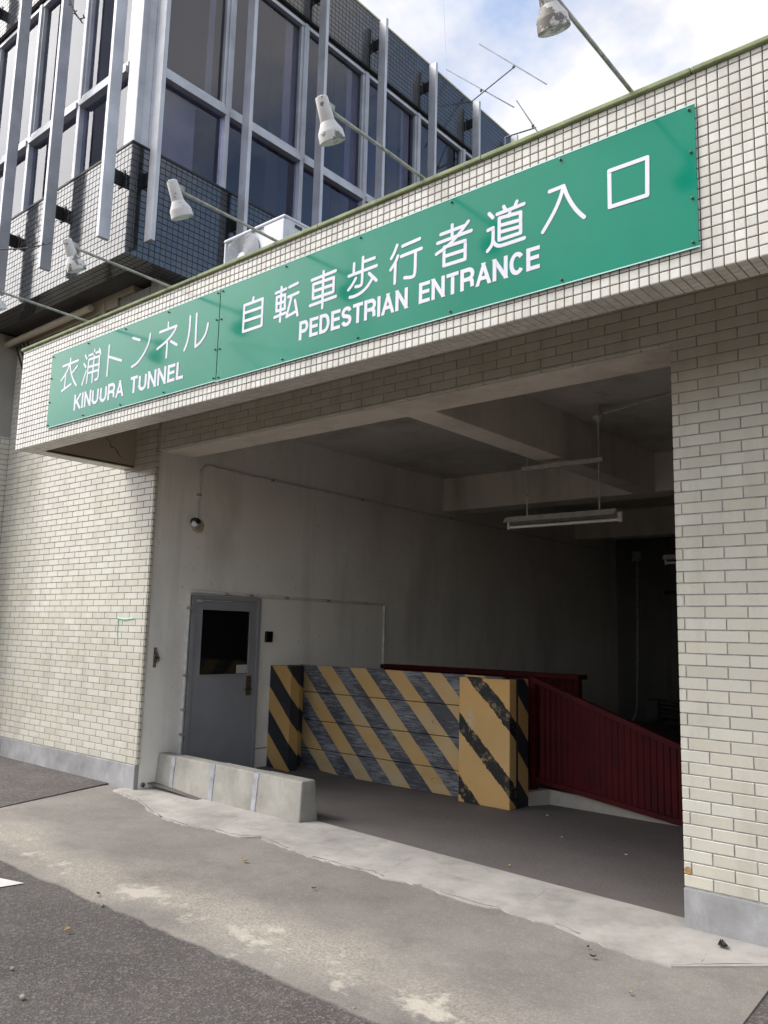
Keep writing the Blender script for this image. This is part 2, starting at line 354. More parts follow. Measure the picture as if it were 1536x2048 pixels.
def sign_mat():
    m = Mt('sign_green'); c = m.ramp(m.noise(1.3, 6, 0.6), 0.3, 0.7, srgb(4, 124, 99), srgb(9, 134, 108))
    c = m.mix(m.math('MULTIPLY', m.ramp(m.noise(3.5, 7, 0.65, (1, 1, 0.4)), 0.55, 0.8), 0.12), c, srgb(100, 150, 135))
    m.set('Base Color', c).set('Roughness', 0.12).set('Specular IOR Level', 0.32); m.bump(m.noise(1.8, 2), 0.06, 0.02); return m.m
M['sign_green'] = sign_mat()
M['sign_white'] = simple('sign_lettering', srgb(216, 214, 228), 0.4, 0, 0.03, 3)
M['sign_edge'] = simple('sign_edge', srgb(176, 214, 212), 0.4, 0, 0.05)
M['bolt'] = simple('bolt_steel', srgb(120, 118, 116), 0.35, 0.9, 0.2, 50)
M['coping'] = simple('coping_moss', srgb(136, 146, 108), 0.75, 0, 0.22, 9, 0.4, 0.3, 40)
M['coping_gold'] = simple('coping_cream', srgb(176, 172, 140), 0.6, 0, 0.15, 9)
M['alu'] = simple('anodised_aluminium', srgb(186, 188, 194), 0.4, 0.25, 0.12, 3.0, 0.5)
M['alu_dark'] = simple('dull_aluminium', srgb(142, 146, 156), 0.45, 0.5, 0.15, 4)
M['black_steel'] = simple('black_steel', srgb(26, 26, 28), 0.5, 0.2, 0.3, 20)
def peel(name, lo):
    m = Mt(name); k = m.ramp(m.noise(13, 6, 0.65), lo, lo + 0.012)
    c = m.mix(k, srgb(206, 203, 200), srgb(118, 112, 106)); c = m.mix(m.math('MULTIPLY', m.ramp(m.noise(6, 6), 0.55, 0.8), 0.25), c, srgb(150, 145, 138))
    m.set('Base Color', c).set('Roughness', 0.45); m.bump(k, 0.3, 0.002); return m.m
M['lamp_white'] = peel('peeling_white_paint', 0.60); M['lamp_worn'] = peel('worn_white_paint', 0.555); M['lamp_grey'] = peel('weathered_paint', 0.48)
M['galv'] = simple('galvanised_pipe', srgb(160, 158, 150), 0.5, 0.2, 0.25, 18)
M['lens'] = simple('lamp_lens', srgb(70, 72, 76), 0.1, 0, 0.1)
M['ac_white'] = simple('ac_white', srgb(205, 207, 214), 0.4, 0, 0.04, 4)
M['ac_dark'] = simple('ac_dark', srgb(40, 42, 46), 0.6, 0, 0.1)
M['door_grey'] = simple('door_grey_paint', srgb(138, 139, 143), 0.42, 0, 0.07, 2.5, 0.4)
M['pipe_paint'] = simple('painted_pipe', srgb(206, 203, 200), 0.5, 0, 0.12, 12)
M['dark_glass'] = simple('dark_glass', srgb(8, 9, 11), 0.06, 0, 0.1)
M['brass'] = simple('tarnished_brass', srgb(104, 96, 88), 0.35, 0.8, 0.3, 60)
M['paper'] = simple('note_paper', srgb(176, 172, 164), 0.8, 0, 0.05)
M['rust'] = simple('rusty_steel', srgb(126, 104, 90), 0.8, 0.2, 0.45, 60, 0.3, 0.4, 120)
M['red'] = simple('red_paint', srgb(68, 5, 11), 0.62, 0, 0.2, 4, 0.2)
M['kerb'] = concrete('kerb_paint', srgb(146, 142, 135), srgb(168, 164, 157), srgb(110, 105, 98), 0.3, 0.8, 3, 0.12, False)
M['fixture'] = simple('fixture_enamel', srgb(176, 172, 164), 0.45, 0, 0.15, 14)
M['tube'] = simple('fluorescent_tube', srgb(205, 205, 202), 0.3, 0, 0.04)
M['bark'] = simple('bark', srgb(84, 74, 70), 0.9, 0, 0.3, 18, 0.3, 0.5, 40)
M['leaf'] = simple('evergreen_leaf', srgb(58, 74, 44), 0.6, 0, 0.3, 3)
M['dry_leaf'] = simple('dry_leaf', srgb(176, 148, 92), 0.7, 0, 0.25, 40)
M['black_leaf'] = simple('rotten_leaf', srgb(38, 34, 32), 0.7, 0, 0.3, 40)
M['pebble'] = simple('pebble', srgb(150, 142, 132), 0.85, 0, 0.25, 40)
M['road_white'] = simple('road_paint', srgb(214, 210, 206), 0.7, 0, 0.06, 8)
M['green_spray'] = simple('green_spray', srgb(150, 205, 185), 0.6, 0, 0.12, 30)
M['white_paint'] = simple('white_scribble', srgb(205, 203, 198), 0.7, 0, 0.05)
M['tar'] = simple('roof_sheet', srgb(84, 84, 80), 0.85, 0, 0.15, 2)
M['curtain'] = simple('curtain_cloth', srgb(150, 146, 150), 0.85, 0, 0.08, 3)
M['curtain_dark'] = simple('curtain_brown', srgb(70, 60, 60), 0.85, 0, 0.08, 3)
M['room_wall'] = simple('room_wall', srgb(112, 114, 140), 0.8, 0, 0.05, 1)
M['room_ceiling'] = simple('room_ceiling', srgb(190, 188, 192), 0.8, 0, 0.04, 1)
M['render_wall'] = simple('rendered_wall', srgb(150, 146, 140), 0.85, 0, 0.1, 1.2)
def glass():
    m = Mt('window_glass'); m.t.nodes.remove(m.b)
    tr = m.n('ShaderNodeBsdfTransparent'); tr.inputs[0].default_value = (0.72, 0.73, 0.82, 1)
    gl = m.n('ShaderNodeBsdfGlossy'); gl.inputs['Roughness'].default_value = 0.015; gl.inputs[0].default_value = (0.95, 0.97, 1, 1)
    fr = m.n('ShaderNodeFresnel'); fr.inputs[0].default_value = 1.75
    f2 = m.math('MINIMUM', m.math('MULTIPLY', fr.outputs[0], 0.8), 1.0)
    f2 = m.math('MULTIPLY', f2, m.math('SUBTRACT', 1.0, m.n('ShaderNodeNewGeometry').outputs['Backfacing']))     # one reflection per pane, from its outer face
    bp = m.n('ShaderNodeBump'); bp.inputs['Strength'].default_value = 0.03; bp.inputs['Distance'].default_value = 0.02; m.l(m.noise(1.6, 2), bp.inputs['Height'])
    m.l(bp.outputs[0], gl.inputs['Normal'])
    mx = m.n('ShaderNodeMixShader'); m.l(f2, mx.inputs[0]); m.l(tr.outputs[0], mx.inputs[1]); m.l(gl.outputs[0], mx.inputs[2]); m.l(mx.outputs[0], m.out.inputs[0])
    return m.m
M['glass'] = glass()
M['back_wall'] = plaster('deep_shade_plaster', srgb(96, 95, 92), srgb(112, 110, 106), srgb(70, 68, 64), 0.5)  # shade of the deep passage put into a darker plaster colour
# ================================================================ SETTING
rg = random.Random(3)
def jag(p, q, n, amp, z):          # broken edge between two points
    out = []
    for i in range(n):
        t = i / n; out.append((p[0] + (q[0] - p[0]) * t + rg.uniform(-amp, amp) * 0.4, p[1] + (q[1] - p[1]) * t + rg.uniform(-amp, amp), z))
    return out
def sheet(name, poly, m, thick=0.03):
    mb = MB(); mb.prism(poly, (0, 0, -thick)); return struct(mb.build(name, m))
XL, XR, YB = -5.43, 3.2, 11.0          # passage: left wall, right wall, back wall
ZS, ZC = 3.411, 3.905                  # underside of lintel and beams, ceiling
g = MB()
for (a, b, c, d) in ((-300, 300, -300, -0.05), (-300, XL - 0.2, -0.05, 300), (XR + 0.2, 300, -0.05, 300), (XL - 0.2, XR + 0.2, YB + 0.2, 300)):
    g.add([(a, c, -0.012), (b, c, -0.012), (b, d, -0.012), (a, d, -0.012)], [(0, 1, 2, 3)])
struct(g.build('road', M['asphalt']))
# concrete apron in front of the opening
left = [(-5.83, -0.02, 0), (-5.52, -1.27, 0), (-5.3, -2.03, 0)]
ap = [(3.2, -0.05, -0.004)] + jag((0.66, -0.12), (0.60, -0.95), 8, 0.006, -0.004)[:0] + [(0.75, -0.16, -0.004), (0.60, -0.55, -0.004), (0.62, -1.02, -0.004), (0.70, -2.02, -0.004)]
ap = [(0.9, -0.05, -0.004), (0.585, -0.50, -0.004), (0.61, -1.02, -0.004), (0.66, -2.03, -0.004)]
ap += jag((0.6, -2.035), (-3.95, -2.02), 40, 0.012, -0.004) + [(-5.0, -1.98, -0.004), (-5.30, -1.9, -0.004), (-5.52, -1.27, -0.004), (-5.86, -0.10, -0.004), (-5.86, -0.0, -0.004)]
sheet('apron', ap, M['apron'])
# cement threshold strip with a broken outer edge
EDGE = [(245, 1587), (262, 1596), (275, 1597), (300, 1620), (330, 1636), (375, 1650), (430, 1658), (480, 1672), (520, 1672), (580, 1697), (625, 1713), (680, 1728), (745, 1742), (768, 1753), (840, 1768), (880, 1783), (960, 1808), (1000, 1815), (1070, 1838), (1110, 1846), (1160, 1868), (1230, 1895), (1290, 1915), (1342, 1929), (1440, 1929), (1545, 1928)]
outer = [tuple(onZ(p, 0.012)[:2]) for p in EDGE][::-1] + [(-5.60, -0.15)]
outer = [(0.9, outer[0][1] + 0.06)] + outer
th = []
for a, b in zip(outer[:-1], outer[1:]):
    k = max(1, int(math.hypot(b[0] - a[0], b[1] - a[1]) / 0.05)); th += jag(a, b, k, 0.016 if a[0] < 0.1 else 0.002, 0.005)
th += [(-5.60, -0.06, 0.005), (-5.43, 0.1, 0.005), (-5.43, 0.5, 0.005), (-3.089, 0.345, 0.005), (-2.0, 0.265, 0.005), (-0.955, 0.192, 0.005), (-0.112, 0.152, 0.005), (0.1, 0.14, 0.005), (0.9, 0.1, 0.005)]
sheet('threshold_pavement', th, M['threshold'], 0.05)
# worn asphalt inside, a little higher along the left wall; ramp going down behind the red fence
def fz(x): return 0.055 * min(1, max(0, (-4.55 - x) / 0.8))
fl = MB()
xs = [XL, -5.2, -4.9, -4.6, -3.8, -2.4, XR]
for x0, x1 in zip(xs[:-1], xs[1:]):
    y1 = 3.8 if x1 <= -2.4 else 2.52
    fl.add([(x0, 0.14, fz(x0)), (x1, 0.14, fz(x1)), (x1, y1, fz(x1)), (x0, y1, fz(x0))], [(0, 1, 2, 3)])
fl.add([(XL, 3.8, 0), (XR, 3.8, 0), (XR, YB, 0), (XL, YB, 0)], [(0, 1, 2, 3)])
fl.add([(-2.4, 2.52, 0), (XR, 2.52, -1.9), (XR, 3.8, -1.9), (-2.4, 3.8, 0)], [(0, 1, 2, 3)])
fl.add([(-2.4, 2.52, 0), (XR, 2.52, 0), (XR, 2.52, -1.9)], [(0, 1, 2)]); fl.add([(-2.4, 3.8, 0), (XR, 3.8, 0), (XR, 3.8, -1.9)], [(2, 1, 0)])
struct(fl.build('floor', M['asphalt_in']))
sheet('side_path', [(-5.88, -0.0, 0.012), (-5.88, -0.10, 0.006), (-5.54, -1.27, 0.0), (-5.36, -1.9, 0.0), (-14, -1.9, 0.0), (-14, 0.0, 0.02)], M['asphalt'], 0.03)
wm = MB(); wm.add([(p.x, p.y, -0.006) for p in (onZ((49, 1764), 0), onZ((0, 1772), 0), onZ((-90, 1790), 0), onZ((-90, 1736), 0), onZ((0, 1754), 0))], [(0, 1, 2, 3, 4)])
o = struct(wm.build('road_marking', M['road_white']))

# ================================================================ ENTRANCE BUILDING
eb = thing('entrance_building', 'low cream brick entrance building with a tiled canopy over a wide dark opening', 'building', (0, 0, 0))
PV, PU = 0.068, 0.237
bf = MB()
tiles(bf, (0, 0.012, 0), (1, 0, 0), (0, 0, 1), (0, -1, 0), [(0.002, XR, 0.222, 3.401), (-5.36, XR, 3.401, 4.20)], PU, PV, 0.0075, 0.012, 0.0016, 0.0016, 0.5, 0.045, 0.2218 - 0.068 * 1)
# the lowest lintel course turns under the edge
tiles(bf, (0, 0.0, 3.401), (1, 0, 0), (0, 1, 0), (0, 0, -1), [(-5.36, 0.0, 0.0, 0.05)], PU, 0.05, 0.009, 0.006, 0.0025, 0, 0, 0.045, 0)
bf.build('brick_facing', M['brick'], eb)
gb = MB(); gb.box(0.004, XR, 0.0055, 0.05, 0.215, 3.41); gb.box(-5.425, XR, 0.0055, 0.05, 3.404, 4.2); gb.build('brick_joints', M['grout'], eb)
pl = MB(); pl.box(-0.004, XR, -0.002, 0.4, -0.05, 0.2145); pl.build('plinth', M['plinth'], eb, bevel=0.006)
w = MB(); w.box(0.01, XR, 0.051, 0.46, 0.0, ZS - 0.002); w.box(3.2, 3.4, 0.051, YB + 0.2, -2.0, 4.0); w.build('pier', M['plaster'], eb)
w = MB(); w.box(XL - 0.2, XL, 0.045, YB + 0.2, -0.2, 4.0); w.build('side_wall', M['plaster'], eb)
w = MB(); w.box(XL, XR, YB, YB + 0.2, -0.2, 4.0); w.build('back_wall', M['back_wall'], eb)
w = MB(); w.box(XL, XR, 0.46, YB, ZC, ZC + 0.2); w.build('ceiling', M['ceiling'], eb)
w = MB(); w.box(XL + 0.001, XR, 0.051, 0.455, ZS, ZC + 0.19); w.build('lintel', M['beam_paint'], eb, bevel=0.008)
w = MB(); w.box(-2.45, -2.16, 0.456, 5.03, ZS + 0.003, ZC + 0.002); w.build('beam', M['beam_paint'], eb, bevel=0.008)
w = MB(); w.box(XL + 0.001, XR, 5.03, 5.45, ZS + 0.001, ZC + 0.003); w.build('beam', M['beam_paint'], eb, bevel=0.008)
w = MB(); w.box(XL + 0.001, XR, 9.2, 9.6, ZS + 0.001, ZC + 0.003); w.build('beam', M['beam_paint'], eb, bevel=0.008)
w = MB(); w.box(XL - 0.05, XR + 0.2, 0.06, YB + 0.2, 4.11, 4.26); w.build('roof', M['tar'], eb)
# canopy: hollow box of tiled fascia with an end return
CF, CB, CT = -1.2, 3.262, 4.262      # front plane, underside, top
XE = -6.02
cn = MB(); cn.box(XE + 0.01, XR, CF + 0.006, CF + 0.19, CB + 0.008, CT); cn.box(XE + 0.01, XE + 0.19, CF + 0.19, -0.001, CB + 0.008, CT)
can = cn.build('canopy', M['grout_dark'], eb)
ct = MB()
tiles(ct, (0, CF + 0.012, 0), (1, 0, 0), (0, 0, 1), (0, -1, 0), [(XE, XR, CB, CT)], 0.0499, 0.0512, 0.0048, 0.012, 0.0035, 0.005, 0, XE, CB)
tiles(ct, (0, CF, CB + 0.008), (1, 0, 0), (0, 1, 0), (0, 0, -1), [(XE, XR, 0.002, 0.19), (XE, XE + 0.19, 0.19, 1.2)], 0.0499, 0.0499, 0.0048, 0.008, 0.003, 0.004, 0, XE, 0)
tiles(ct, (XE + 0.012, 0, 0), (0, 1, 0), (0, 0, 1), (-1, 0, 0), [(CF, 0.0, CB, CT)], 0.0499, 0.0512, 0.0048, 0.012, 0.0035, 0.005, 0, CF, CB)
ct.build('canopy_tiles', M['canopy_tile'], can)
cs = MB(); cs.box(XE + 0.19, XR, CF + 0.19, CF + 0.2, CB + 0.03, 4.0); cs.box(XE + 0.19, XE + 0.2, CF + 0.2, -0.001, CB + 0.03, 4.0); cs.box(XE + 0.2, XR, CF + 0.2, -0.001, 3.86, 4.0)
cs.build('canopy_lining', M['cream'], can)
cs = MB(); cs.box(XE + 0.19, XR, CF + 0.19, 0.06, 4.13, 4.2); cs.build('canopy_roof', M['tar'], can)
def path_x(pts, x): return [onX(p, x) for p in pts]
ck = MB(); pts = [onX((a / 5.12, 640 + b / 5.12), XE + 0.2) for a, b in ((1085, 1208), (1120, 1240), (1138, 1300), (1178, 1312), (1208, 1362), (1225, 1395), (1262, 1412))]
ck.tube([p + Vector((0.001, 0, 0)) for p in pts], [0.002, 0.003, 0.006, 0.004, 0.006, 0.003, 0.001], 5); ck.build('plaster_crack', M['crack'], can)
# coping with slightly uneven edge
cp = MB(); x = XE - 0.02
while x < XR:
    x2 = min(XR, x + rg.uniform(0.9, 1.5)); dz = rg.uniform(-0.002, 0.002)
    cp.box(x, x2 - 0.002, CF - 0.022, CF + 0.2, CT + 0.001, CT + 0.028 + dz); x = x2
cp.build('coping', M['coping'], eb, bevel=0.006)
# jamb return tiles at the left side of the opening are on the office building's wall corner (below)

q = MB(); c = onY((1376, 1741), -0.001); q.lathe([(0.021, 0), (0.020, 0.0012)], (c.x, -0.0006, c.z), (0, -1, 0), 14); q.build('stain', simple('rust_stain', srgb(166, 128, 82), 0.8, 0, 0.2, 90), eb)
# ---- door in the side wall
dr = MB(); dr.box(XL, XL + 0.03, 0.545, 0.60, 0.05, 1.945); dr.box(XL, XL + 0.03, 1.465, 1.515, 0.05, 1.945); dr.box(XL, XL + 0.03, 0.60, 1.465, 1.90, 1.945)
door = dr.build('door', M['door_grey'], eb, bevel=0.003)
d = MB(); y0, y1, z0, z1 = 0.603, 1.462, 0.06, 1.898; wy0, wy1, wz0, wz1 = 0.69, 1.36, 1.10, 1.79
d.box(XL, XL + 0.018, y0, wy0, z0, z1); d.box(XL, XL + 0.018, wy1, y1, z0, z1); d.box(XL, XL + 0.018, wy0, wy1, z0, wz0); d.box(XL, XL + 0.018, wy0, wy1, wz1, z1)
d.build('door_leaf', M['door_grey'], door)
d = MB()
for a in ((XL + 0.018, XL + 0.028, wy0 - 0.012, wy0, wz0 - 0.012, wz1 + 0.012), (XL + 0.018, XL + 0.028, wy1, wy1 + 0.012, wz0 - 0.012, wz1 + 0.012), (XL + 0.018, XL + 0.028, wy0, wy1, wz0 - 0.012, wz0), (XL + 0.018, XL + 0.028, wy0, wy1, wz1, wz1 + 0.012)): d.box(*a)
d.build('window_bead', M['door_grey'], door)
B(XL + 0.001, XL + 0.006, wy0, wy1, wz0, wz1).build('window_pane', M['dark_glass'], door)
B(XL + 0.007, XL + 0.008, 1.205, wy1 - 0.004, wz0 + 0.004, wz0 + 0.098).build('notice', M['paper'], door)
d = MB(); d.box(XL + 0.018, XL + 0.026, 1.345, 1.415, 0.86, 1.075); d.tube([(XL + 0.02, 1.385, 0.93), (XL + 0.065, 1.385, 0.93), (XL + 0.068, 1.29, 0.928)], 0.009); d.lathe([(0.02, 0), (0.02, 0.014), (0.008, 0.018)], (XL + 0.026, 1.38, 1.03), (1, 0, 0), 16)
d.build('handle', M['brass'], door, bevel=0.002)
d = MB(); d.box(XL + 0.018, XL + 0.05, 0.605, 0.67, 1.865, 1.895); d.tube([(XL + 0.055, 0.63, 1.885), (XL + 0.06, 1.05, 1.888)], 0.006); d.build('door_closer', M['alu'], door, bevel=0.003)
B(XL, XL + 0.012, 1.52, 1.70, 0.262, 0.268).build('skirting_joint', M['crack'], eb)

# ================================================================ OFFICE BUILDING (upper storey on a brick base)
YO, XO = -0.6, -5.312                    # its front plane and its right face
XW, YE = -11.0, 6.78                     # far ends
ZB, ZP, ZT0, ZT1, ZW, ZR = 5.332, 6.562, 7.47, 7.545, 9.47, 10.335
ob = thing('office_building', 'two storey office building, dark glossy tiles and big windows behind vertical aluminium fins', 'building', (-8, 1, 0))
ob_bf = MB(); Z0L = 0.238
tiles(ob_bf, (0, 0.012, 0), (1, 0, 0), (0, 0, 1), (0, -1, 0), [(-8.78, -5.432, Z0L, 4.2), (-8.78, -5.75, 4.2, 5.2)], PU, PV, 0.0075, 0.012, 0.0016, 0.004, 0.5, -5.432 - 0.05, 0.238 - 0.068)
tiles(ob_bf, (XL + 0.002, 0, 0), (0, 1, 0), (0, 0, 1), (1, 0, 0), [(0.0, 0.045, 0.238, 3.40)], 0.2, PV, 0.009, 0.010, 0.0025, 0.004, 0, 0, 0.238)
tiles(ob_bf, (-8.792, 0, 0), (0, 1, 0), (0, 0, 1), (1, 0, 0), [(-0.46, -0.002, 0.02, 4.0)], PU, PV, 0.0075, 0.012, 0.0016, 0.002, 0.5, 0, 0.03)
tiles(ob_bf, (0, -0.46, 0), (1, 0, 0), (0, 0, 1), (0, -1, 0), [(-10.9, -8.78, 0.02, 4.0)], PU, PV, 0.009, 0.012, 0.0025, 0.002, 0.5, 0, 0.03)
ob_bf.build('brick_facing', M['brick'], ob)
q = MB(); q.box(-8.80, -5.435, 0.005, 0.30, 0.2, 4.2); q.box(-8.80, -5.755, 0.005, 0.30, 4.2, 5.3); q.box(-10.9, -8.788, -0.46, 4.0, 0.0, 4.0); q.build('brick_joints', M['grout_light'], ob)
q = MB(); q.box(-8.78, -5.436, -0.004, 0.04, -0.05, 0.2315); q.build('plinth', M['plinth'], ob, bevel=0.006)
q = MB(); q.box(-10.9, -8.782, -0.46, 4.0, 4.0, 5.36); q.build('rendered_panel', M['render_wall'], ob)
q = MB()
p0, p1, p2 = onY((235, 1236), -0.001), onY((268, 1237), -0.001), onY((235, 1292), -0.001)
q.tube([p0, (p0 + p1) / 2 + Vector((0, 0, -0.012)), p1], [0.010, 0.013, 0.006], 6); q.tube([p0 + Vector((0.02, 0, 0)), (p0 + p2) / 2, p2], [0.008, 0.006, 0.003], 6)
q.build('paint_mark', M['green_spray'], ob)
# upper storey body
q = MB(); q.box(XW, XO - 0.012, YO + 0.012, YO + 0.25, ZB + 0.01, ZP - 0.02); q.box(XO - 0.25, XO - 0.012, YO + 0.25, YE, ZB + 0.01, ZP - 0.02)
q.box(XW, XO - 0.012, YO + 0.012, YO + 0.3, ZW + 0.02, ZR - 0.02); q.box(XO - 0.3, XO - 0.012, YO + 0.3, YE, ZW + 0.02, ZR - 0.02)
q.build('tile_joints', M['grout_light'], ob)
dt = MB(); TP = 0.0683
for zz in ((ZB, ZP - 0.03), (ZW, ZR - 0.03)):
    tiles(dt, (0, YO + 0.01, 0), (1, 0, 0), (0, 0, 1), (0, -1, 0), [(XW, XO, zz[0], zz[1])], TP, TP, 0.0055, 0.010, 0.002, 0.006, 0, XO, ZB)
    tiles(dt, (XO - 0.01, 0, 0), (0, 1, 0), (0, 0, 1), (1, 0, 0), [(YO, YE, zz[0], zz[1])], TP, TP, 0.0055, 0.010, 0.002, 0.004, 0, YO, ZB)
tiles(dt, (0, 0, ZB + 0.008), (1, 0, 0), (0, 1, 0), (0, 0, -1), [(XW, XO, YO, YO + 0.26), (XO - 0.26, XO, YO + 0.26, YE)], TP, TP, 0.0055, 0.008, 0.002, 0.003, 0, XO, YO)
dt.build('tile_facing', M['dark_tile'], ob)
q = MB(); q.box(XW, XO - 0.26, YO + 0.26, YE, ZB + 0.05, ZB + 0.15); q.build('soffit', simple('soffit_dark', srgb(70, 68, 66), 0.9, 0, 0.15, 2), ob)
q = MB(); q.box(-6.36, -6.05, -0.03, 3.0, ZB - 0.02, ZB + 0.05); q.box(-8.7, -6.36, -0.031, 0.0, ZB - 0.12, ZB + 0.049)
q.build('soffit_beam', M['cream'], ob, bevel=0.006)
q = MB(); q.box(-5.75, -5.60, 0.01, 3.0, 4.2, ZB + 0.05); q.box(-8.7, -5.6, 3.0, 3.2, 4.2, ZB + 0.05); q.build('wall', M['render_wall'], ob)
q = MB(); q.tube([(-11, -0.16, 5.20), (-8.5, -0.15, 5.23), (-6.75, -0.13, 5.25)], 0.042, 10); q.tube([(-6.62, -0.03, 5.3), (-6.62, -0.03, 4.2)], 0.03, 10); q.build('drain_pipe', M['cream'], ob, smooth=True)
q = MB()
for k in range(4): q.tube([(-8.35 + 0.12 * k, -0.02, 4.2), (-8.40 + 0.11 * k, -0.06, 4.75), (-8.62 + 0.1 * k, -0.1, 5.18)], 0.014, 6)
q.build('cable', M['black_steel'], ob)
# sills and copings
q = MB(); q.box(XW, XO + 0.008, YO - 0.008, YO + 0.2, ZP - 0.028, ZP); q.box(XO - 0.2, XO + 0.008, YO + 0.2, YE, ZP - 0.028, ZP); q.build('sill', M['black_steel'], ob, bevel=0.003)
q = MB(); q.box(XW, XO + 0.01, YO - 0.01, YO + 0.32, ZR - 0.03, ZR); q.box(XO - 0.32, XO + 0.01, YO + 0.32, YE, ZR - 0.03, ZR); q.build('coping', M['coping_gold'], ob, bevel=0.003)
q = MB(); q.box(XW, XO - 0.05, YO + 0.05, YO + 0.12, ZW - 0.06, ZW + 0.02); q.box(XO - 0.12, XO - 0.05, YO + 0.12, YE, ZW - 0.06, ZW + 0.02); q.build('window_head', M['black_steel'], ob)
q = MB(); q.box(XW, XO - 0.3, YO + 0.3, YE, 9.62, 9.8); q.build('roof', M['tar'], ob)
q = MB(); q.box(XW, XO - 0.2, YE - 0.12, YE, ZB, ZR - 0.03); q.box(XW, XW + 0.1, YO + 0.1, YE, ZB, ZR - 0.03); q.build('wall', M['room_wall'], ob)
q = MB(); q.box(XW, XO - 0.3, YO + 0.3, YE, 9.5, 9.6); q.build('room_ceiling', M['room_ceiling'], ob)
q = MB(); q.box(XW, XO - 0.26, YO + 0.26, YE, ZB + 0.2, ZB + 0.6); q.box(-8.6, -8.5, YO + 1.5, YE - 0.2, ZB + 0.6, 9.5); q.box(XW, -5.6, 3.5, 3.6, ZB + 0.6, 9.5); q.build('room_interior', M['room_wall'], ob)

# corner post
q = MB(); q.box(XO - 0.235, XO - 0.03, YO + 0.03, YO + 0.10, ZP, ZW); q.box(XO - 0.10, XO - 0.03, YO + 0.10, YO + 0.26, ZP, ZW); q.box(XO - 0.20, XO - 0.11, YO + 0.11, YO + 0.2, ZP, ZW)
q.build('corner_post', M['alu'], ob, bevel=0.004)

class Face:
    """u along the facade, n outwards"""
    def __init__(s, side): s.side = side
    def box(s, mb, u0, u1, n0, n1, z0, z1):
        if s.side == 'R': mb.box(XO + n0, XO + n1, u0, u1, z0, z1)
        else: mb.box(u0, u1, YO - n1, YO - n0, z0, z1)
def window(face, u0, u1, kind, curt):
    """one bay: frame with fixed lower light and sliding upper lights; panes are sub-parts"""
    fr = MB(); m = 0.045; n0, n1 = -0.12, -0.035
    face.box(fr, u0 - m, u0 + m * 0.4, n0, n1 + 0.012, ZP, ZW - 0.06); 
    face.box(fr, u0 + m * 0.4, u1 - m, n0, n1 + 0.03, ZT0, ZT1)
    face.box(fr, u0 + m * 0.4, u1 - m, n0, n1 + 0.004, ZT1, ZT1 + 0.06)
    face.box(fr, u0 + m * 0.4, u1 - m, n0, n1, ZP, ZP + 0.03)
    face.box(fr, u0 + m * 0.4, u1 - m, n0, n1, ZW - 0.11, ZW - 0.06)
    face.box(fr, u0 + m * 0.4, u0 + m * 0.4 + 0.035, n0 + 0.02, n1 - 0.012, ZT1 + 0.06, ZW - 0.11)
    face.box(fr, u1 - m - 0.04, u1 - m, n0 + 0.02, n1 - 0.012, ZT1 + 0.06, ZW - 0.11)
    o = fr.build('window', M['alu'], ob, bevel=0.003)
    pm = MB(); face.box(pm, u0 + m * 0.4 + 0.035, u1 - m - 0.04, -0.095, -0.089, ZT1 + 0.06, ZW - 0.11); pm.build('pane', M['glass'], o)
    pm = MB(); face.box(pm, u0 + m * 0.4, u1 - m, -0.09, -0.084, ZP + 0.03, ZT0); pm.build('pane', M['glass'], o)
    for (a, b, zz0, zz1, mm) in curt:
        c = MB(); W_ = u1 - u0; k = 1
        for i in range(k):
            ua = u0 + (a + (b - a) * i / k) * W_; ub = u0 + (a + (b - a) * (i + 1) / k) * W_
            dn = 0.02 if i % 2 else 0.0
            face.box(c, ua, ub, -0.165, -0.15, zz0 + 0.03, zz1)
        c.build('curtain', M[mm], o)
FR, FL = Face('R'), Face('L')
rb = [-0.36, 0.61, 1.80, 2.99, 4.18, 5.37, 6.66]
cur = [[(0.02, 0.62, ZP, ZT0 - 0.03, 'curtain'), (0.74, 0.82, ZT1, 9.4, 'curtain'), (0.83, 0.95, ZT1, 9.4, 'curtain_dark')], [(0.6, 0.75, ZP, 9.4, 'curtain_dark'), (0.78, 0.95, ZT1, 9.4, 'curtain')], [(0.55, 0.7, ZP, 9.4, 'curtain_dark'), (0.75, 0.95, ZT1, 9.4, 'curtain')],
       [(0.5, 0.68, ZP, 9.4, 'curtain_dark'), (0.75, 0.9, ZP, 9.4, 'curtain')], [(0.5, 0.7, ZP, 9.4, 'curtain_dark')], [(0.4, 0.7, ZP, 9.4, 'curtain')]]
for i in range(6): window(FR, rb[i], rb[i + 1], 'R', cur[i])
lb = [-10.15, -8.95, -7.75, -6.55, -5.53]
curl = [[], [], [(0.0, 0.12, ZP, 9.4, 'curtain_dark')], [(0.72, 0.88, ZP, 9.4, 'curtain_dark')]]
for i in range(4): window(FL, lb[i], lb[i + 1], 'L', curl[i])
# fins on brackets
def fin(face, u, first=None):
    f = MB(); t = 0.05
    face.box(f, u, u + t, 0.10, 0.226, 5.465, 10.19)
    o = f.build('fin', M['alu'], ob, bevel=0.002)
    for z in (6.18, 9.86):
        b = MB(); face.box(b, u + 0.012, u + t - 0.012, 0.0085, 0.099, z - 0.075, z + 0.075); face.box(b, u - 0.03, u + t + 0.03, 0.0, 0.008, z - 0.085, z + 0.085)
        b.build('bracket', M['black_steel'], o)
for k in range(7): fin(FR, -0.457 + 1.17 * k)
for u in (-5.495, -6.685, -7.79, -8.94, -10.1): fin(FL, u)
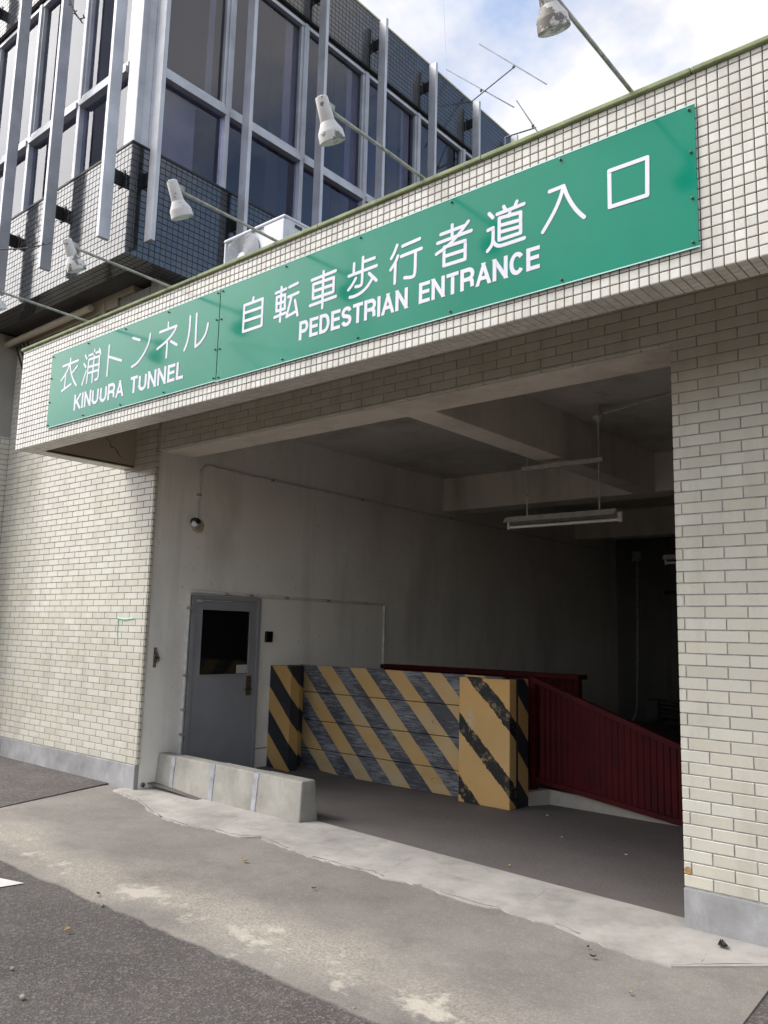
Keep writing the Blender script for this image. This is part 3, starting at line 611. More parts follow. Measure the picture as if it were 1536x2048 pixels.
# ================================================================ SIGNS
SY = -1.212                      # back of the sign sheets; tiles end at -1.2
def stroke(mb, pts, wd, y, caps='round', clip=None):
    """flat brush stroke in the x,z plane"""
    pts = [Vector((p[0], p[1])) for p in pts]; n = len(pts); h = wd / 2
    if caps == 'square':
        a = (pts[0] - pts[1]).normalized() * clip[2]; b = (pts[-1] - pts[-2]).normalized() * clip[3]
        pts = [pts[0] + a] + pts[1:-1] + [pts[-1] + b]
    L, Rr = [], []
    for i, p in enumerate(pts):
        d0 = (pts[i] - pts[i - 1]).normalized() if i else None
        d1 = (pts[i + 1] - pts[i]).normalized() if i < n - 1 else None
        d0 = d0 or d1; d1 = d1 or d0
        t = (d0 + d1).normalized(); nn = Vector((-t.y, t.x)); k = h / max(0.5, nn.dot(Vector((-d0.y, d0.x))))
        L.append(p + nn * k); Rr.append(p - nn * k)
    polys = [[L[i], L[i + 1], Rr[i + 1], Rr[i]] for i in range(n - 1)]
    if caps == 'round':
        for p, q, (s0, s1) in ((pts[0], pts[1], (L[0], Rr[0])), (pts[-1], pts[-2], (L[-1], Rr[-1]))):
            d = (p - q).normalized(); a0 = math.atan2((s0 - p).y, (s0 - p).x); sg = 1 if Vector((math.cos(a0 + 0.1), math.sin(a0 + 0.1))).dot(d) > Vector((math.cos(a0 - 0.1), math.sin(a0 - 0.1))).dot(d) else -1
            polys.append([p + Vector((math.cos(a0 + sg * math.pi * k / 8), math.sin(a0 + sg * math.pi * k / 8))) * h for k in range(9)])
    if clip:
        z0, z1 = clip[0], clip[1]; out = []
        for po in polys:
            for lim, keep in ((z0, 1), (z1, -1)):
                res = []
                for i in range(len(po)):
                    a, b = po[i], po[(i + 1) % len(po)]; ia, ib = (a.y - lim) * keep >= 0, (b.y - lim) * keep >= 0
                    if ia: res.append(a)
                    if ia != ib: res.append(a + (b - a) * ((lim - a.y) / (b.y - a.y)))
                po = res
                if len(po) < 3: break
            if len(po) >= 3: out.append(po)
        polys = out
    for po in polys:
        ar = sum(po[i].x * po[(i + 1) % len(po)].y - po[(i + 1) % len(po)].x * po[i].y for i in range(len(po)))
        if ar < 0: po = po[::-1]
        mb.add([(p.x, y, p.y) for p in po], [tuple(range(len(po)))])
KANJI = "-5.05,3.99;-5.055,3.944|-5.182,3.942;-4.913,3.948|-5.059,3.945;-5.078,3.904;-5.122,3.858;-5.159,3.831;-5.193,3.81|-5.116,3.852;-5.12,3.713|-5.165,3.706;-5.007,3.744|-5.052,3.941;-5.032,3.871;-4.983,3.788;-4.914,3.715|-4.918,3.895;-5.001,3.848|-4.792,3.969;-4.761,3.932|-4.807,3.893;-4.772,3.857|-4.763,3.817;-4.815,3.704|-4.734,3.955;-4.546,3.957|-4.56,3.981;-4.537,3.929|-4.737,3.704;-4.728,3.915;-4.553,3.913;-4.547,3.736;-4.558,3.71;-4.6,3.707|-4.727,3.848;-4.547,3.841|-4.728,3.793;-4.553,3.788|-4.641,3.989;-4.65,3.698|-4.406,3.979;-4.41,3.71|-4.391,3.873;-4.198,3.802|-4.047,3.966;-3.94,3.926|-3.793,3.945;-3.802,3.882;-3.844,3.816;-3.912,3.756;-3.975,3.723;-4.034,3.715|-3.549,3.983;-3.548,3.944|-3.662,3.93;-3.439,3.933;-3.462,3.895;-3.512,3.858;-3.587,3.823;-3.683,3.795|-3.551,3.818;-3.551,3.697|-3.501,3.819;-3.419,3.773|-3.264,3.969;-3.263,3.897;-3.269,3.814;-3.289,3.752;-3.318,3.707|-3.184,3.971;-3.179,3.705;-3.126,3.722;-3.073,3.761;-3.045,3.81;-3.037,3.857|-2.525,3.933;-2.532,3.904|-2.621,3.898;-2.424,3.899;-2.423,3.701;-2.623,3.7;-2.621,3.898|-2.625,3.838;-2.427,3.837|-2.623,3.777;-2.426,3.774|-2.287,3.903;-2.181,3.909|-2.232,3.933;-2.233,3.687|-2.275,3.871;-2.191,3.869;-2.19,3.768;-2.274,3.769;-2.275,3.871|-2.277,3.822;-2.19,3.82|-2.291,3.728;-2.18,3.735|-2.152,3.912;-2.068,3.92|-2.16,3.844;-2.06,3.851|-2.126,3.842;-2.169,3.704;-2.074,3.721|-2.09,3.803;-2.06,3.69|-1.934,3.903;-1.714,3.91|-1.825,3.935;-1.826,3.684|-1.918,3.869;-1.728,3.867;-1.729,3.771;-1.917,3.77;-1.918,3.869|-1.918,3.821;-1.728,3.819|-1.942,3.727;-1.706,3.733|-1.552,3.912;-1.553,3.846|-1.476,3.933;-1.478,3.846;-1.479,3.766;-1.485,3.751;-1.502,3.747;-1.532,3.752|-1.469,3.901;-1.379,3.901|-1.596,3.84;-1.362,3.846|-1.534,3.809;-1.564,3.771;-1.596,3.747|-1.422,3.811;-1.359,3.748|-1.394,3.771;-1.421,3.737;-1.459,3.709;-1.507,3.694;-1.551,3.69;-1.581,3.694|-1.198,3.93;-1.219,3.886;-1.242,3.857|-1.189,3.858;-1.205,3.826;-1.245,3.784|-1.208,3.815;-1.21,3.689|-1.154,3.911;-1.023,3.919|-1.164,3.849;-1.01,3.855|-1.054,3.85;-1.054,3.721;-1.062,3.696;-1.083,3.692;-1.134,3.704|-0.867,3.897;-0.705,3.899|-0.786,3.931;-0.785,3.858|-0.889,3.849;-0.653,3.855|-0.673,3.917;-0.735,3.861;-0.808,3.812;-0.897,3.784|-0.841,3.81;-0.693,3.807;-0.694,3.696;-0.842,3.698;-0.841,3.81|-0.84,3.753;-0.695,3.752|-0.533,3.917;-0.508,3.886|-0.438,3.928;-0.427,3.906|-0.354,3.93;-0.368,3.903|-0.48,3.896;-0.31,3.901|-0.397,3.893;-0.406,3.862|-0.466,3.869;-0.331,3.86;-0.331,3.741;-0.467,3.741;-0.466,3.869|-0.463,3.824;-0.332,3.816|-0.462,3.785;-0.332,3.778|-0.539,3.82;-0.506,3.824;-0.506,3.744;-0.519,3.719;-0.543,3.699|-0.507,3.75;-0.497,3.727;-0.475,3.709;-0.449,3.704;-0.308,3.705|-0.155,3.918;-0.073,3.921;-0.088,3.87;-0.116,3.812;-0.156,3.754;-0.196,3.703|-0.073,3.921;-0.052,3.857;-0.018,3.789;0.015,3.741;0.042,3.71|0.181,3.912;0.379,3.911;0.375,3.715;0.181,3.718;0.181,3.912"
def kanji(mb, lo, hi):
    k = 0
    for st in KANJI.split('|'):
        pts = [tuple(float(c) for c in p.split(',')) for p in st.split(';')]
        if not (lo <= pts[0][0] < hi): continue
        seg = [pts[0]]; runs = []
        for i in range(1, len(pts)):          # split at corners so that every piece keeps round ends
            seg.append(pts[i])
            if i < len(pts) - 1:
                a = Vector(pts[i]) - Vector(pts[i - 1]); b = Vector(pts[i + 1]) - Vector(pts[i])
                if a.angle(b) > 0.75: runs.append(seg); seg = [pts[i]]
        runs.append(seg)
        for r in runs:
            if len(r) > 2:                    # smooth curves
                for _ in range(2):
                    q = [r[0]]
                    for a, b in zip(r[:-1], r[1:]): q += [(a[0] * .75 + b[0] * .25, a[1] * .75 + b[1] * .25), (a[0] * .25 + b[0] * .75, a[1] * .25 + b[1] * .75)]
                    r = q + [r[-1]]
            stroke(mb, r, 0.0215, SY - 0.0042 - 0.0002 * (k % 8)); k += 1
def arc(cx, cy, rx, ry, a0, a1, n=10):
    return [(cx + rx * math.cos(math.radians(a0 + (a1 - a0) * i / n)), cy + ry * math.sin(math.radians(a0 + (a1 - a0) * i / n))) for i in range(n + 1)]
GL = {'K': (.74, [[(0, 0), (0, 1)], [(0.02, .36), (.95, 1)], [(.34, .58), (1, 0)]]), 'I': (.0, [[(0, 0), (0, 1)]]), 'N': (.72, [[(0, 0), (0, 1)], [(1, 0), (1, 1)], [(0.03, 1), (.97, 0)]]),
      'U': (.70, [[(0, 1), (0, .32)] + arc(.5, .32, .5, .32, 180, 360, 12) + [(1, 1)]]), 'R': (.72, [[(0, 0), (0, 1)], [(0, 1), (.55, 1)] + arc(.6, .735, .4, .265, 90, -90, 10) + [(0, .47)], [(.55, .47)] + arc(.6, .27, .36, .2, 90, 0, 5) + [(.98, 0)]]),
      'A': (.74, [[(0, 0), (.5, 1)], [(1, 0), (.5, 1)], [(.2, .27), (.8, .27)]]), 'T': (.64, [[(0, 1), (1, 1)], [(.5, 0), (.5, 1)]]), 'E': (.62, [[(0, 0), (0, 1)], [(0, 1), (1, 1)], [(0, .53), (.92, .53)], [(0, 0), (1, 0)]]), 'L': (.58, [[(0, 0), (0, 1)], [(0, 0), (1, 0)]]),
      'P': (.66, [[(0, 0), (0, 1)], [(0, 1), (.55, 1)] + arc(.6, .715, .4, .285, 90, -90, 10) + [(0, .43)]]), 'D': (.70, [[(0, 0), (0, 1)], [(0, 1), (.4, 1)] + arc(.45, .5, .55, .5, 90, -90, 14) + [(0, 0)]]),
      'S': (.66, [arc(.5, .745, .48, .255, 12, 90, 5) + arc(.5, .745, .5, .255, 100, 225, 8) + [(.5, .51)] + arc(.5, .25, .5, .25, 45, -90, 9) + arc(.5, .25, .5, .25, -100, -170, 5)]), 'C': (.70, [arc(.5, .5, .5, .5, 38, 322, 22)])}
def word(mb, txt, x0, x1, z0, z1):
    H = z1 - z0; t = 0.188 * H; gap = 0.085 * H
    ws = [t if c == 'I' else GL[c][0] * H for c in txt]; tot = sum(ws) + gap * (len(txt) - 1); sx = (x1 - x0) / tot; x = x0; k = 0
    for c, w in zip(txt, ws):
        for st in GL[c][1]:
            pts = [(x + (t * 0.5 + (w - t) * p[0]) * sx if c != 'I' else x + t / 2 * sx, z0 + t / 2 + (H - t) * p[1]) for p in st]
            vert = len(pts) == 2
            e = t * 0.5 if vert else 0.0
            diag = vert and abs(pts[0][0] - pts[1][0]) > 1e-4 and abs(pts[0][1] - pts[1][1]) > 1e-4
            horiz = vert and abs(pts[0][1] - pts[1][1]) < 1e-4
            if diag: e = t
            if c == 'K' and diag: e = 0.0 if False else t * 0.6
            stroke(mb, pts, t * (0.92 if horiz or diag else 1.0), SY - 0.0042 - 0.0002 * (k % 8), 'square', (z0, z1, 0.0 if (c in 'A' and horiz) else (e if not (c == 'K' and diag) else (0.0 if st[0][0] > .1 else 0.0)), (0.0 if (c in 'A' and horiz) else e)))
            k += 1
        x += (w + gap) * sx
def sign_board(name, label, x0, x1, z0, z1, words, lo, hi):
    t = thing(name, label, 'sign', ((x0 + x1) / 2, SY, z0))
    q = MB(); q.box(x0, x1, SY - 0.003, SY, z0, z1); q.build('panel', M['sign_green'], t)
    q = MB(); e = 0.006
    q.box(x0 - e, x1 + e, SY - 0.0045, SY - 0.0005, z1, z1 + e); q.box(x0 - e, x1 + e, SY - 0.0045, SY - 0.0005, z0 - e, z0); q.build('edging', M['sign_edge'], t)
    q = MB(); kanji(q, lo, hi); q.build('lettering', M['sign_white'], t)
    for w in words:
        q = MB(); word(q, *w); q.build('lettering', M['sign_white'], t)
    n = max(3, int((x1 - x0) / 0.62)); spots = []
    for i in range(n + 1):
        xx = x0 + 0.025 + (x1 - x0 - 0.05) * i / n + rg.uniform(-0.02, 0.02) * (0 < i < n)
        spots += [(xx, z0 + 0.022), (xx, z1 - 0.022)]
    for zz in (z0 + 0.24, z0 + 0.47): spots += [(x0 + 0.022, zz), (x1 - 0.022, zz)]
    for xx, zz in spots:
        q = MB(); q.lathe([(0.007, 0), (0.007, 0.005), (0.0035, 0.010), (0.0035, 0.016)], (xx, SY - 0.003, zz), (0, -1, 0), 8); q.build('bolt', M['bolt'], t)
    return t
sign_board('sign_board', 'shorter green sign board reading KINUURA TUNNEL with white Japanese lettering', -5.40, -2.912, 3.392, 4.095, [('KINUURA', -4.93, -4.133, 3.484, 3.628), ('TUNNEL', -4.037, -3.31, 3.482, 3.626)], -9, -2.9)
sign_board('sign_board', 'long green sign board reading PEDESTRIAN ENTRANCE with white Japanese lettering', -2.903, 0.612, 3.386, 4.095, [('PEDESTRIAN', -2.038, -1.105, 3.506, 3.638), ('ENTRANCE', -1.022, -0.2135, 3.508, 3.638)], -2.9, 9)

# ================================================================ FLOODLIGHTS on long arms over the sign
def rotated_head(t, x, tip, pm):
    k = 0.76
    ax = Vector((0, 0.43, -0.90)).normalized(); o = Vector(tip) + Vector((0, -0.045, 0.035))
    q = MB(); q.lathe([(a * k, b * k) for a, b in ((0.030, -0.012), (0.042, -0.006), (0.045, 0.006), (0.052, 0.165), (0.049, 0.175))], o, ax, 24); q.build('lamp_housing', M[pm], t, smooth=True)
    q = MB(); q.lathe([(a * k, b * k) for a, b in ((0.053, 0.160), (0.058, 0.168), (0.061, 0.178), (0.088, 0.225), (0.090, 0.232), (0.094, 0.292), (0.090, 0.294), (0.086, 0.28))], o, ax, 24); q.build('lamp_shade', M[pm], t, smooth=True)
    q = MB(); q.lathe([(0.085 * k, 0.27 * k), (0.085 * k, 0.272 * k)], o, ax, 24); q.build('lens', M['lens'], t)
    q = MB(); q.box(x - 0.012, x + 0.012, tip[1] - 0.02, tip[1] + 0.045, tip[2] - 0.005, tip[2] + 0.035); q.lathe([(0.016, -0.016), (0.016, 0.016)], (x, tip[1] + 0.015, tip[2] + 0.015), (1, 0, 0), 12)
    q.build('bracket', M['galv'], t)
lamp_lab = ['white peeling floodlight on an arm, farthest left of the row, half out of the picture', 'badly peeling white floodlight beside the lowest aluminium fin, above KINUURA TUNNEL', 'cleanest white floodlight, in front of the dark tiled corner above the air conditioner', 'white floodlight with a rusty brown shade patch, in front of the office windows', 'grey weathered floodlight seen against the sky above the right end of the sign']
for x, lab, pm in zip((-4.882, -3.625, -2.344, -1.025, 0.291), lamp_lab, ('lamp_white', 'lamp_worn', 'lamp_white', 'lamp_worn', 'lamp_grey')):
    t = thing('floodlight', lab, 'floodlight', (x, -0.9, CT), 'floodlights along the canopy edge')
    tip = (x, -2.025, CT + 0.068)
    q = MB(); q.tube([(x, -0.92, CT + 0.052), (x, -1.5, CT + 0.063), tip], 0.0105, 10); q.build('arm', M['galv'], t, smooth=True)
    q = MB(); q.box(x - 0.03, x + 0.03, -1.08, -0.90, CT + 0.03, CT + 0.045); q.box(x - 0.02, x + 0.02, -1.06, -1.02, CT + 0.045, CT + 0.075); q.build('base_plate', M['galv'], t)
    rotated_head(t, x, tip, pm)

# ================================================================ AIR CONDITIONER on the canopy roof
t = thing('air_conditioner', 'white outdoor air conditioner unit with a round fan grille behind the canopy edge', 'air conditioner', (-3.4, -0.4, 4.2))
ay = -0.55; a0, a1 = onY((448.5, 481), ay), onY((569, 427), ay); AX0, AX1, AZ1 = a0.x, a1.x, a0.z; AZ0 = AZ1 - 0.56
hub = onY((481, 517), ay); hr = 0.215
q = MB(); q.box(AX0, AX1, ay + 0.02, ay + 0.30, AZ0, AZ1 - 0.02); q.build('casing', M['ac_white'], t, bevel=0.015)
q = MB(); q.box(AX0 - 0.006, AX1 + 0.006, ay - 0.004, ay + 0.306, AZ1 - 0.03, AZ1); q.build('top_cover', M['ac_white'], t, bevel=0.012)
q = MB(); q.box(AX0 + 0.005, hub.x - hr, ay, ay + 0.03, AZ0, AZ1 - 0.035); q.build('front_panel', M['ac_white'], t, bevel=0.006)
q = MB(); q.box(AX0 + 0.53, AX1 - 0.004, ay, ay + 0.03, AZ0, AZ1 - 0.035); q.build('front_panel', M['ac_white'], t, bevel=0.006)
q = MB(); q.lathe([(hr + 0.018, 0), (hr + 0.018, 0.002)], (hub.x, ay + 0.017, hub.z), (0, -1, 0), 40); q.build('fan_opening', M['ac_dark'], t)
q = MB()
for i in range(17):
    r = 0.06 + i * (hr + 0.02 - 0.06) / 16; ring = [(hub.x + r * math.cos(a * math.pi / 20), ay + 0.004, hub.z + r * math.sin(a * math.pi / 20)) for a in range(41)]
    ring = [(max(AX0 + 0.01, p[0]), p[1], min(AZ1 - 0.03, p[2])) for p in ring]; q.tube(ring, 0.0036, 4)
for k in range(6):
    a = k * math.pi / 3; q.tube([(hub.x + 0.05 * math.cos(a), ay + 0.006, hub.z + 0.05 * math.sin(a)), (hub.x + (hr + 0.02) * math.cos(a + 0.25), ay + 0.006, hub.z + (hr + 0.02) * math.sin(a + 0.25))], 0.003, 4)
q.lathe([(0.055, 0), (0.055, 0.006), (0.045, 0.012)], (hub.x, ay + 0.008, hub.z), (0, -1, 0), 24); q.build('fan_grille', M['ac_white'], t)
q = MB(); q.box(AX1 + 0.0005, AX1 + 0.004, ay + 0.05, ay + 0.27, AZ0 + 0.02, AZ1 - 0.12); q.build('side_panel', M['ac_white'], t, bevel=0.003)
q = MB(); q.box(AX1 + 0.004, AX1 + 0.008, ay + 0.12, ay + 0.2, AZ1 - 0.075, AZ1 - 0.05); q.build('side_handle', M['ac_dark'], t)
q = MB()
for xx in (AX0 + 0.1, AX1 - 0.14): q.box(xx, xx + 0.05, ay, ay + 0.32, 4.2, AZ0)
q.build('foot', M['galv'], t)

# ================================================================ ANTENNAS on the office roof
def rods(mb, pts, rad, y): mb.tube([onY(p, y) for p in pts], rad, 6)
t = thing('antenna', 'thin yagi antenna with two long crossbars above the office roof edge', 'antenna', tuple(onY((925, 225), 5.5)))
q = MB(); rods(q, ((905, 232), (942, 204), (1032, 131)), 0.011, 5.5); q.tube([onY((905, 232), 5.5), onY((905, 232), 5.5) + Vector((0, 0, -1.4))], 0.016, 8); q.build('boom', M['alu_dark'], t)
q = MB(); rods(q, ((959, 88.5), (1093, 168.5)), 0.0105, 5.5); rods(q, ((892, 138.5), (1028, 214.5)), 0.0105, 5.52); q.build('crossbar', M['alu_dark'], t)
q = MB()
for p in ((1027, 134), (962, 181)): c = onY(p, 5.5); q.box(c.x - 0.016, c.x + 0.016, c.y - 0.014, c.y + 0.014, c.z - 0.02, c.z + 0.02)
q.build('clamp', M['black_steel'], t, bevel=0.004)
t = thing('antenna', 'small rod antenna with a single crossbar behind the end of the canopy edge', 'antenna', tuple(onY((1022, 270), 6.0)))
q = MB(); rods(q, ((1010, 276), (1024, 270), (1072, 255)), 0.013, 6.0); q.tube([onY((1010, 276), 6.0), onY((1010, 276), 6.0) + Vector((0, 0, -1.0))], 0.016, 8); q.build('boom', M['alu_dark'], t)
q = MB(); rods(q, ((1033, 201), (1078, 268)), 0.0115, 6.0); q.build('crossbar', M['alu_dark'], t)
q = MB(); c = onY((1066, 252), 6.0); q.box(c.x - 0.02, c.x + 0.02, c.y - 0.015, c.y + 0.015, c.z - 0.02, c.z + 0.02); q.build('clamp', M['black_steel'], t, bevel=0.004)
q = MB(); q.tube([onY((894, 190), 5.0), onY((890, 70), 5.0), onY((884, -60), 5.0)], 0.0035, 5); tag(q.build('whip_antenna', M['alu_dark']), 'hair thin vertical whip antenna rising above the dark office parapet', 'antenna')
# ================================================================ FLOOD BARRIER
t = thing('flood_barrier', 'wide flood barrier of four stacked boards with worn black and yellow stripes', 'barrier', (-3.8, 2.13, 0))
zb = [0.0, 0.253, 0.571, 0.888, 1.198]
for i in range(4):
    q = MB(); q.box(-5.40, -2.52, 2.10, 2.16, zb[i] + 0.0035, zb[i + 1] - 0.0035); bd = q.build('board', M['board'], t, bevel=0.004)
    for hx in (-5.02, -3.36):
        q = MB(); hz = zb[i] + 0.115
        q.box(hx, hx + 0.15, 2.092, 2.0995, hz - 0.004, hz + 0.002); q.box(hx, hx + 0.15, 2.092, 2.0995, hz + 0.034, hz + 0.040); q.box(hx, hx + 0.006, 2.092, 2.0995, hz + 0.002, hz + 0.034)
        q.build('hand_hole', M['board'], bd)
t = thing('barrier_post', 'short black and yellow striped barrier post against the side wall near the grey door', 'post', (-5.25, 1.79, 0.06))
q = MB(); q.box(XL + 0.001, -5.08, 1.715, 1.87, 0.03, 1.187); q.build('post_body', M['post_paint'], t, bevel=0.008)
q = MB(); q.box(XL + 0.001, -5.25, 1.872, 2.09, 0.03, 1.187); q.build('post_channel', M['post_paint'], t, bevel=0.006)
t = thing('barrier_post', 'wide scuffed yellow barrier post with scraped black stripes at the right end of the boards', 'post', (-2.64, 2.1, 0))
q = MB(); q.box(-2.93, -2.353, 1.955, 2.075, 0.0, 1.18); sl = q.build('post_slab', M['slab_paint'], t, bevel=0.007)
q = MB()
for i in range(22):
    x = -2.80 + rg.gauss(0.0, 0.022); z = 0.80 + rg.gauss(0, 0.05); q.box(x, x + 0.0028, 1.9535, 1.9545, z - rg.uniform(0.01, 0.06), z + 0.02)
q.build('paint_scratches', M['white_paint'], sl)
q = MB(); q.box(-2.45, -2.34, 2.085, 2.27, 0.0, 1.183); q.build('post_channel', M['post_paint'], t, bevel=0.004)
q = MB(); q.box(-2.355, -2.34, 2.076, 2.084, 0.0, 1.18); q.build('post_gap', M['black_steel'], t)

# ================================================================ RED FENCES
def corrugated(name, x0, x1, y, ztop, zbot, pitch=0.06, amp=0.014):
    mb = MB(); n = int((x1 - x0) / (pitch / 4)); prof = [0, 1, 1, 0]
    for i in range(n):
        xa, xb = x0 + (x1 - x0) * i / n, x0 + (x1 - x0) * (i + 1) / n; ya, yb = y - amp * prof[i % 4], y - amp * prof[(i + 1) % 4]
        mb.add([(xa, ya, zbot(xa)), (xb, yb, zbot(xb)), (xb, yb, ztop(xb)), (xa, ya, ztop(xa))], [(0, 1, 2, 3)])
    return mb
FY = 2.45
zt = lambda x: 1.205 - 0.345 * max(0, (x + 2.40)); zl = lambda x: 0.205 - 0.128 * max(0, (x + 2.40))
t = thing('red_fence', 'dark red corrugated fence with a top edge sloping down beside the ramp', 'fence', (-1.5, FY, 0))
corrugated('', -2.33, 1.6, FY + 0.008, lambda x: zt(x) - 0.03, lambda x: zl(x) + 0.03, 0.06, 0.009).build('corrugated_sheet', M['red'], t)
def slanted(mb, x0, x1, y0, y1, fz0, h):
    mb.hexa([(x0, y0, fz0(x0) - h), (x1, y0, fz0(x1) - h), (x1, y1, fz0(x1) - h), (x0, y1, fz0(x0) - h), (x0, y0, fz0(x0)), (x1, y0, fz0(x1)), (x1, y1, fz0(x1)), (x0, y1, fz0(x0))])
q = MB(); slanted(q, -2.41, 1.6, FY - 0.03, FY + 0.03, zt, 0.055); q.build('top_rail', M['red'], t, bevel=0.004)
q = MB(); slanted(q, -2.41, 1.6, FY - 0.025, FY + 0.025, lambda x: zl(x) + 0.05, 0.05); q.build('bottom_rail', M['red'], t, bevel=0.004)
for xx in (-2.41, -0.6, 1.2):
    q = MB(); q.box(xx, xx + 0.055, FY - 0.027, FY + 0.027, min(0.02, zl(xx) - 0.12), zt(xx + 0.055) - 0.052); q.build('fence_post', M['red'], t)
BYF = 3.72
t = thing('red_fence', 'level dark red corrugated fence behind the striped boards, ending before the back wall', 'fence', (-4, BYF, 0))
corrugated('', XL + 0.02, -2.55, BYF, lambda x: 1.13, lambda x: 0.1, 0.085, 0.02).build('corrugated_sheet', M['red'], t)
B(XL + 0.002, -2.53, BYF - 0.05, BYF + 0.17, 1.125, 1.178).build('top_rail', M['red'], t, bevel=0.004)
for xx in (XL + 0.03, -4.0, -2.60): B(xx, xx + 0.05, BYF + 0.021, BYF + 0.07, 0.0, 1.124).build('fence_post', M['red'], t)
# kerb under the sloping fence
q = MB(); kz = lambda x: 0.135 - 0.065 * (x + 2.2)
poly_b = [(-2.335, 2.275), (-2.233, 2.49), (1.6, 2.515), (1.6, 2.60), (-2.40, 2.60), (-2.40, 2.275)]
vb = [(x, y, -0.02) for x, y in poly_b]; vt = [(x, y, max(0.01, 0.125 if x < -2.3 else kz(x))) for x, y in poly_b]
q.add(vb + vt, [(5, 4, 3, 2, 1, 0), (6, 7, 8, 9, 10, 11)] + [(i, (i + 1) % 6, 6 + (i + 1) % 6, 6 + i) for i in range(6)])
tag(q.build('kerb', M['kerb']), 'low white painted kerb on the floor under the sloping red fence', 'kerb')

# ================================================================ CONCRETE BARRIER in front of the door
t = thing('concrete_barrier', 'low grey barrier of four concrete blocks joined with pale mortar in front of the door', 'barrier', (-4.4, 0.3, 0))
cuts = [(-5.428, -5.17), (-5.13, -4.54), (-4.50, -3.92), (-3.88, -3.303)]
def blockshape(x0, x1, e0, e1):
    yf = lambda x: 0.225 - 0.03 * (x + 5.43) / 2.13
    q = MB(); q.hexa([(x0, yf(x0), -0.02), (x1, yf(x1), -0.02), (x1 - e1 * 0, 0.42, -0.02), (x0, 0.43, -0.02), (x0 + e0, yf(x0) + 0.03, 0.335), (x1 - e1, yf(x1) + 0.03, 0.330), (x1 - e1, 0.385, 0.330), (x0 + e0, 0.39, 0.335)])
    return q
for i, (x0, x1) in enumerate(cuts): blockshape(x0, x1, 0, 0.012 if i == 3 else 0).build('block', M['block'], t, bevel=0.012)
for i in range(3):
    x0, x1 = cuts[i][1], cuts[i + 1][0]; q = MB()
    for k in range(8):
        z0, z1 = -0.01 + k * 0.0425, -0.01 + (k + 1) * 0.0425; e = 0.004 + 0.0035 * rg.random(); w0 = 0.006 + 0.008 * rg.random()
        yb0 = 0.225 - 0.03 * (x0 + 5.43) / 2.13 + 0.03 * (z0 + 0.02) / 0.355; yb1 = 0.225 - 0.03 * (x0 + 5.43) / 2.13 + 0.03 * (z1 + 0.02) / 0.355
        q.hexa([(x0 - w0, yb0 - e, z0), (x1 + w0, yb0 - e, z0), (x1 + w0, 0.40, z0), (x0 - w0, 0.40, z0), (x0 - w0 * 0.8, yb1 - e, z1), (x1 + w0 * 0.7, yb1 - e, z1), (x1 + w0, 0.38, z1), (x0 - w0, 0.38, z1)])
    q.build('mortar_joint', M['mortar'], t)
q = MB(); q.tube([(-5.53, 0.055, 0.045), (-5.45, 0.085, 0.042), (-5.415, 0.1, 0.04)], 0.022, 12); q.tube([(-5.47, 0.079, 0.042), (-5.45, 0.087, 0.041)], 0.027, 12)
tag(q.build('pipe_stub', M['bolt'], smooth=True), 'short grey pipe end lying at the brick corner beside the concrete blocks', 'pipe')

# ================================================================ FITTINGS ON THE SIDE WALL
def wallpipe(name, pts, rad, label, mat='pipe_paint', clips=None, x=None):
    q = MB(); q.tube(pts, rad, 8); o = q.build(name, M[mat], smooth=True); tag(o, label, 'pipe')
    if clips:
        q = MB()
        for c in clips: q.box(c[0] - 0.004, c[0] + rad * 2.2, c[1] - 0.022, c[1] + 0.022, c[2] - 0.012, c[2] + 0.012)
        q.build('clip', M['galv'], o)
    return o
xw = XL + 0.014
def pw(a, b): return (xw, a, b)
wallpipe('conduit', [pw(0.555, 2.72), pw(0.558, 3.0), pw(0.562, 3.22), pw(0.58, 3.30), pw(0.63, 3.35), pw(0.71, 3.358), pw(1.2, 3.345), pw(3.0, 3.335), pw(6.0, 3.325), pw(10.6, 3.31), pw(10.75, 3.33), pw(10.8, 3.5), pw(10.8, 3.9)], 0.013, 'thin painted conduit bending from the security camera and running along the upper side wall', clips=[pw(0.558, 3.02), pw(1.6, 3.34), pw(3.2, 3.334), pw(5.2, 3.327)])
wallpipe('conduit', [pw(0.505, 0.06), pw(0.512, 1.0), pw(0.516, 1.955), pw(0.535, 1.975), pw(1.6, 1.972), pw(3.69, 1.968), pw(3.715, 1.945), pw(3.72, 1.18)], 0.017, 'white conduit framing the left side and top of the grey door', clips=[pw(0.508, 0.5), pw(0.509, 0.75), pw(0.511, 1.1), pw(0.514, 1.8), pw(1.0, 1.974), pw(1.35, 1.973), pw(1.9, 1.971), pw(2.6, 1.97), pw(3.3, 1.969)])
t = thing('security_camera', 'small black and white security camera high on the side wall below a conduit', 'camera', (XL, 0.52, 2.68))
q = MB(); q.lathe([(0.075, 0), (0.075, 0.035), (0.06, 0.045)], (XL, 0.565, 2.685), (1, 0, 0), 8); q.build('junction_box', M['cream'], t)
q = MB(); q.lathe([(0.02, -0.02), (0.036, 0.0), (0.044, 0.04), (0.044, 0.10), (0.036, 0.112)], (XL + 0.05, 0.54, 2.722), (0.5, -0.85, -0.12), 16); q.build('camera_body', M['black_steel'], t, smooth=True)
q = MB(); q.lathe([(0.030, 0.03), (0.036, 0.05), (0.036, 0.10), (0.02, 0.116)], (XL + 0.052, 0.54, 2.702), (0.5, -0.85, -0.12), 16); q.build('camera_lens', M['sign_white'], t, smooth=True)
t = thing('card_reader', 'small black box on the wall right of the grey door', 'box', (XL, 1.66, 1.5))
q = MB(); q.box(XL, XL + 0.03, 1.605, 1.712, 1.45, 1.575); q.build('case', M['black_steel'], t, bevel=0.008)
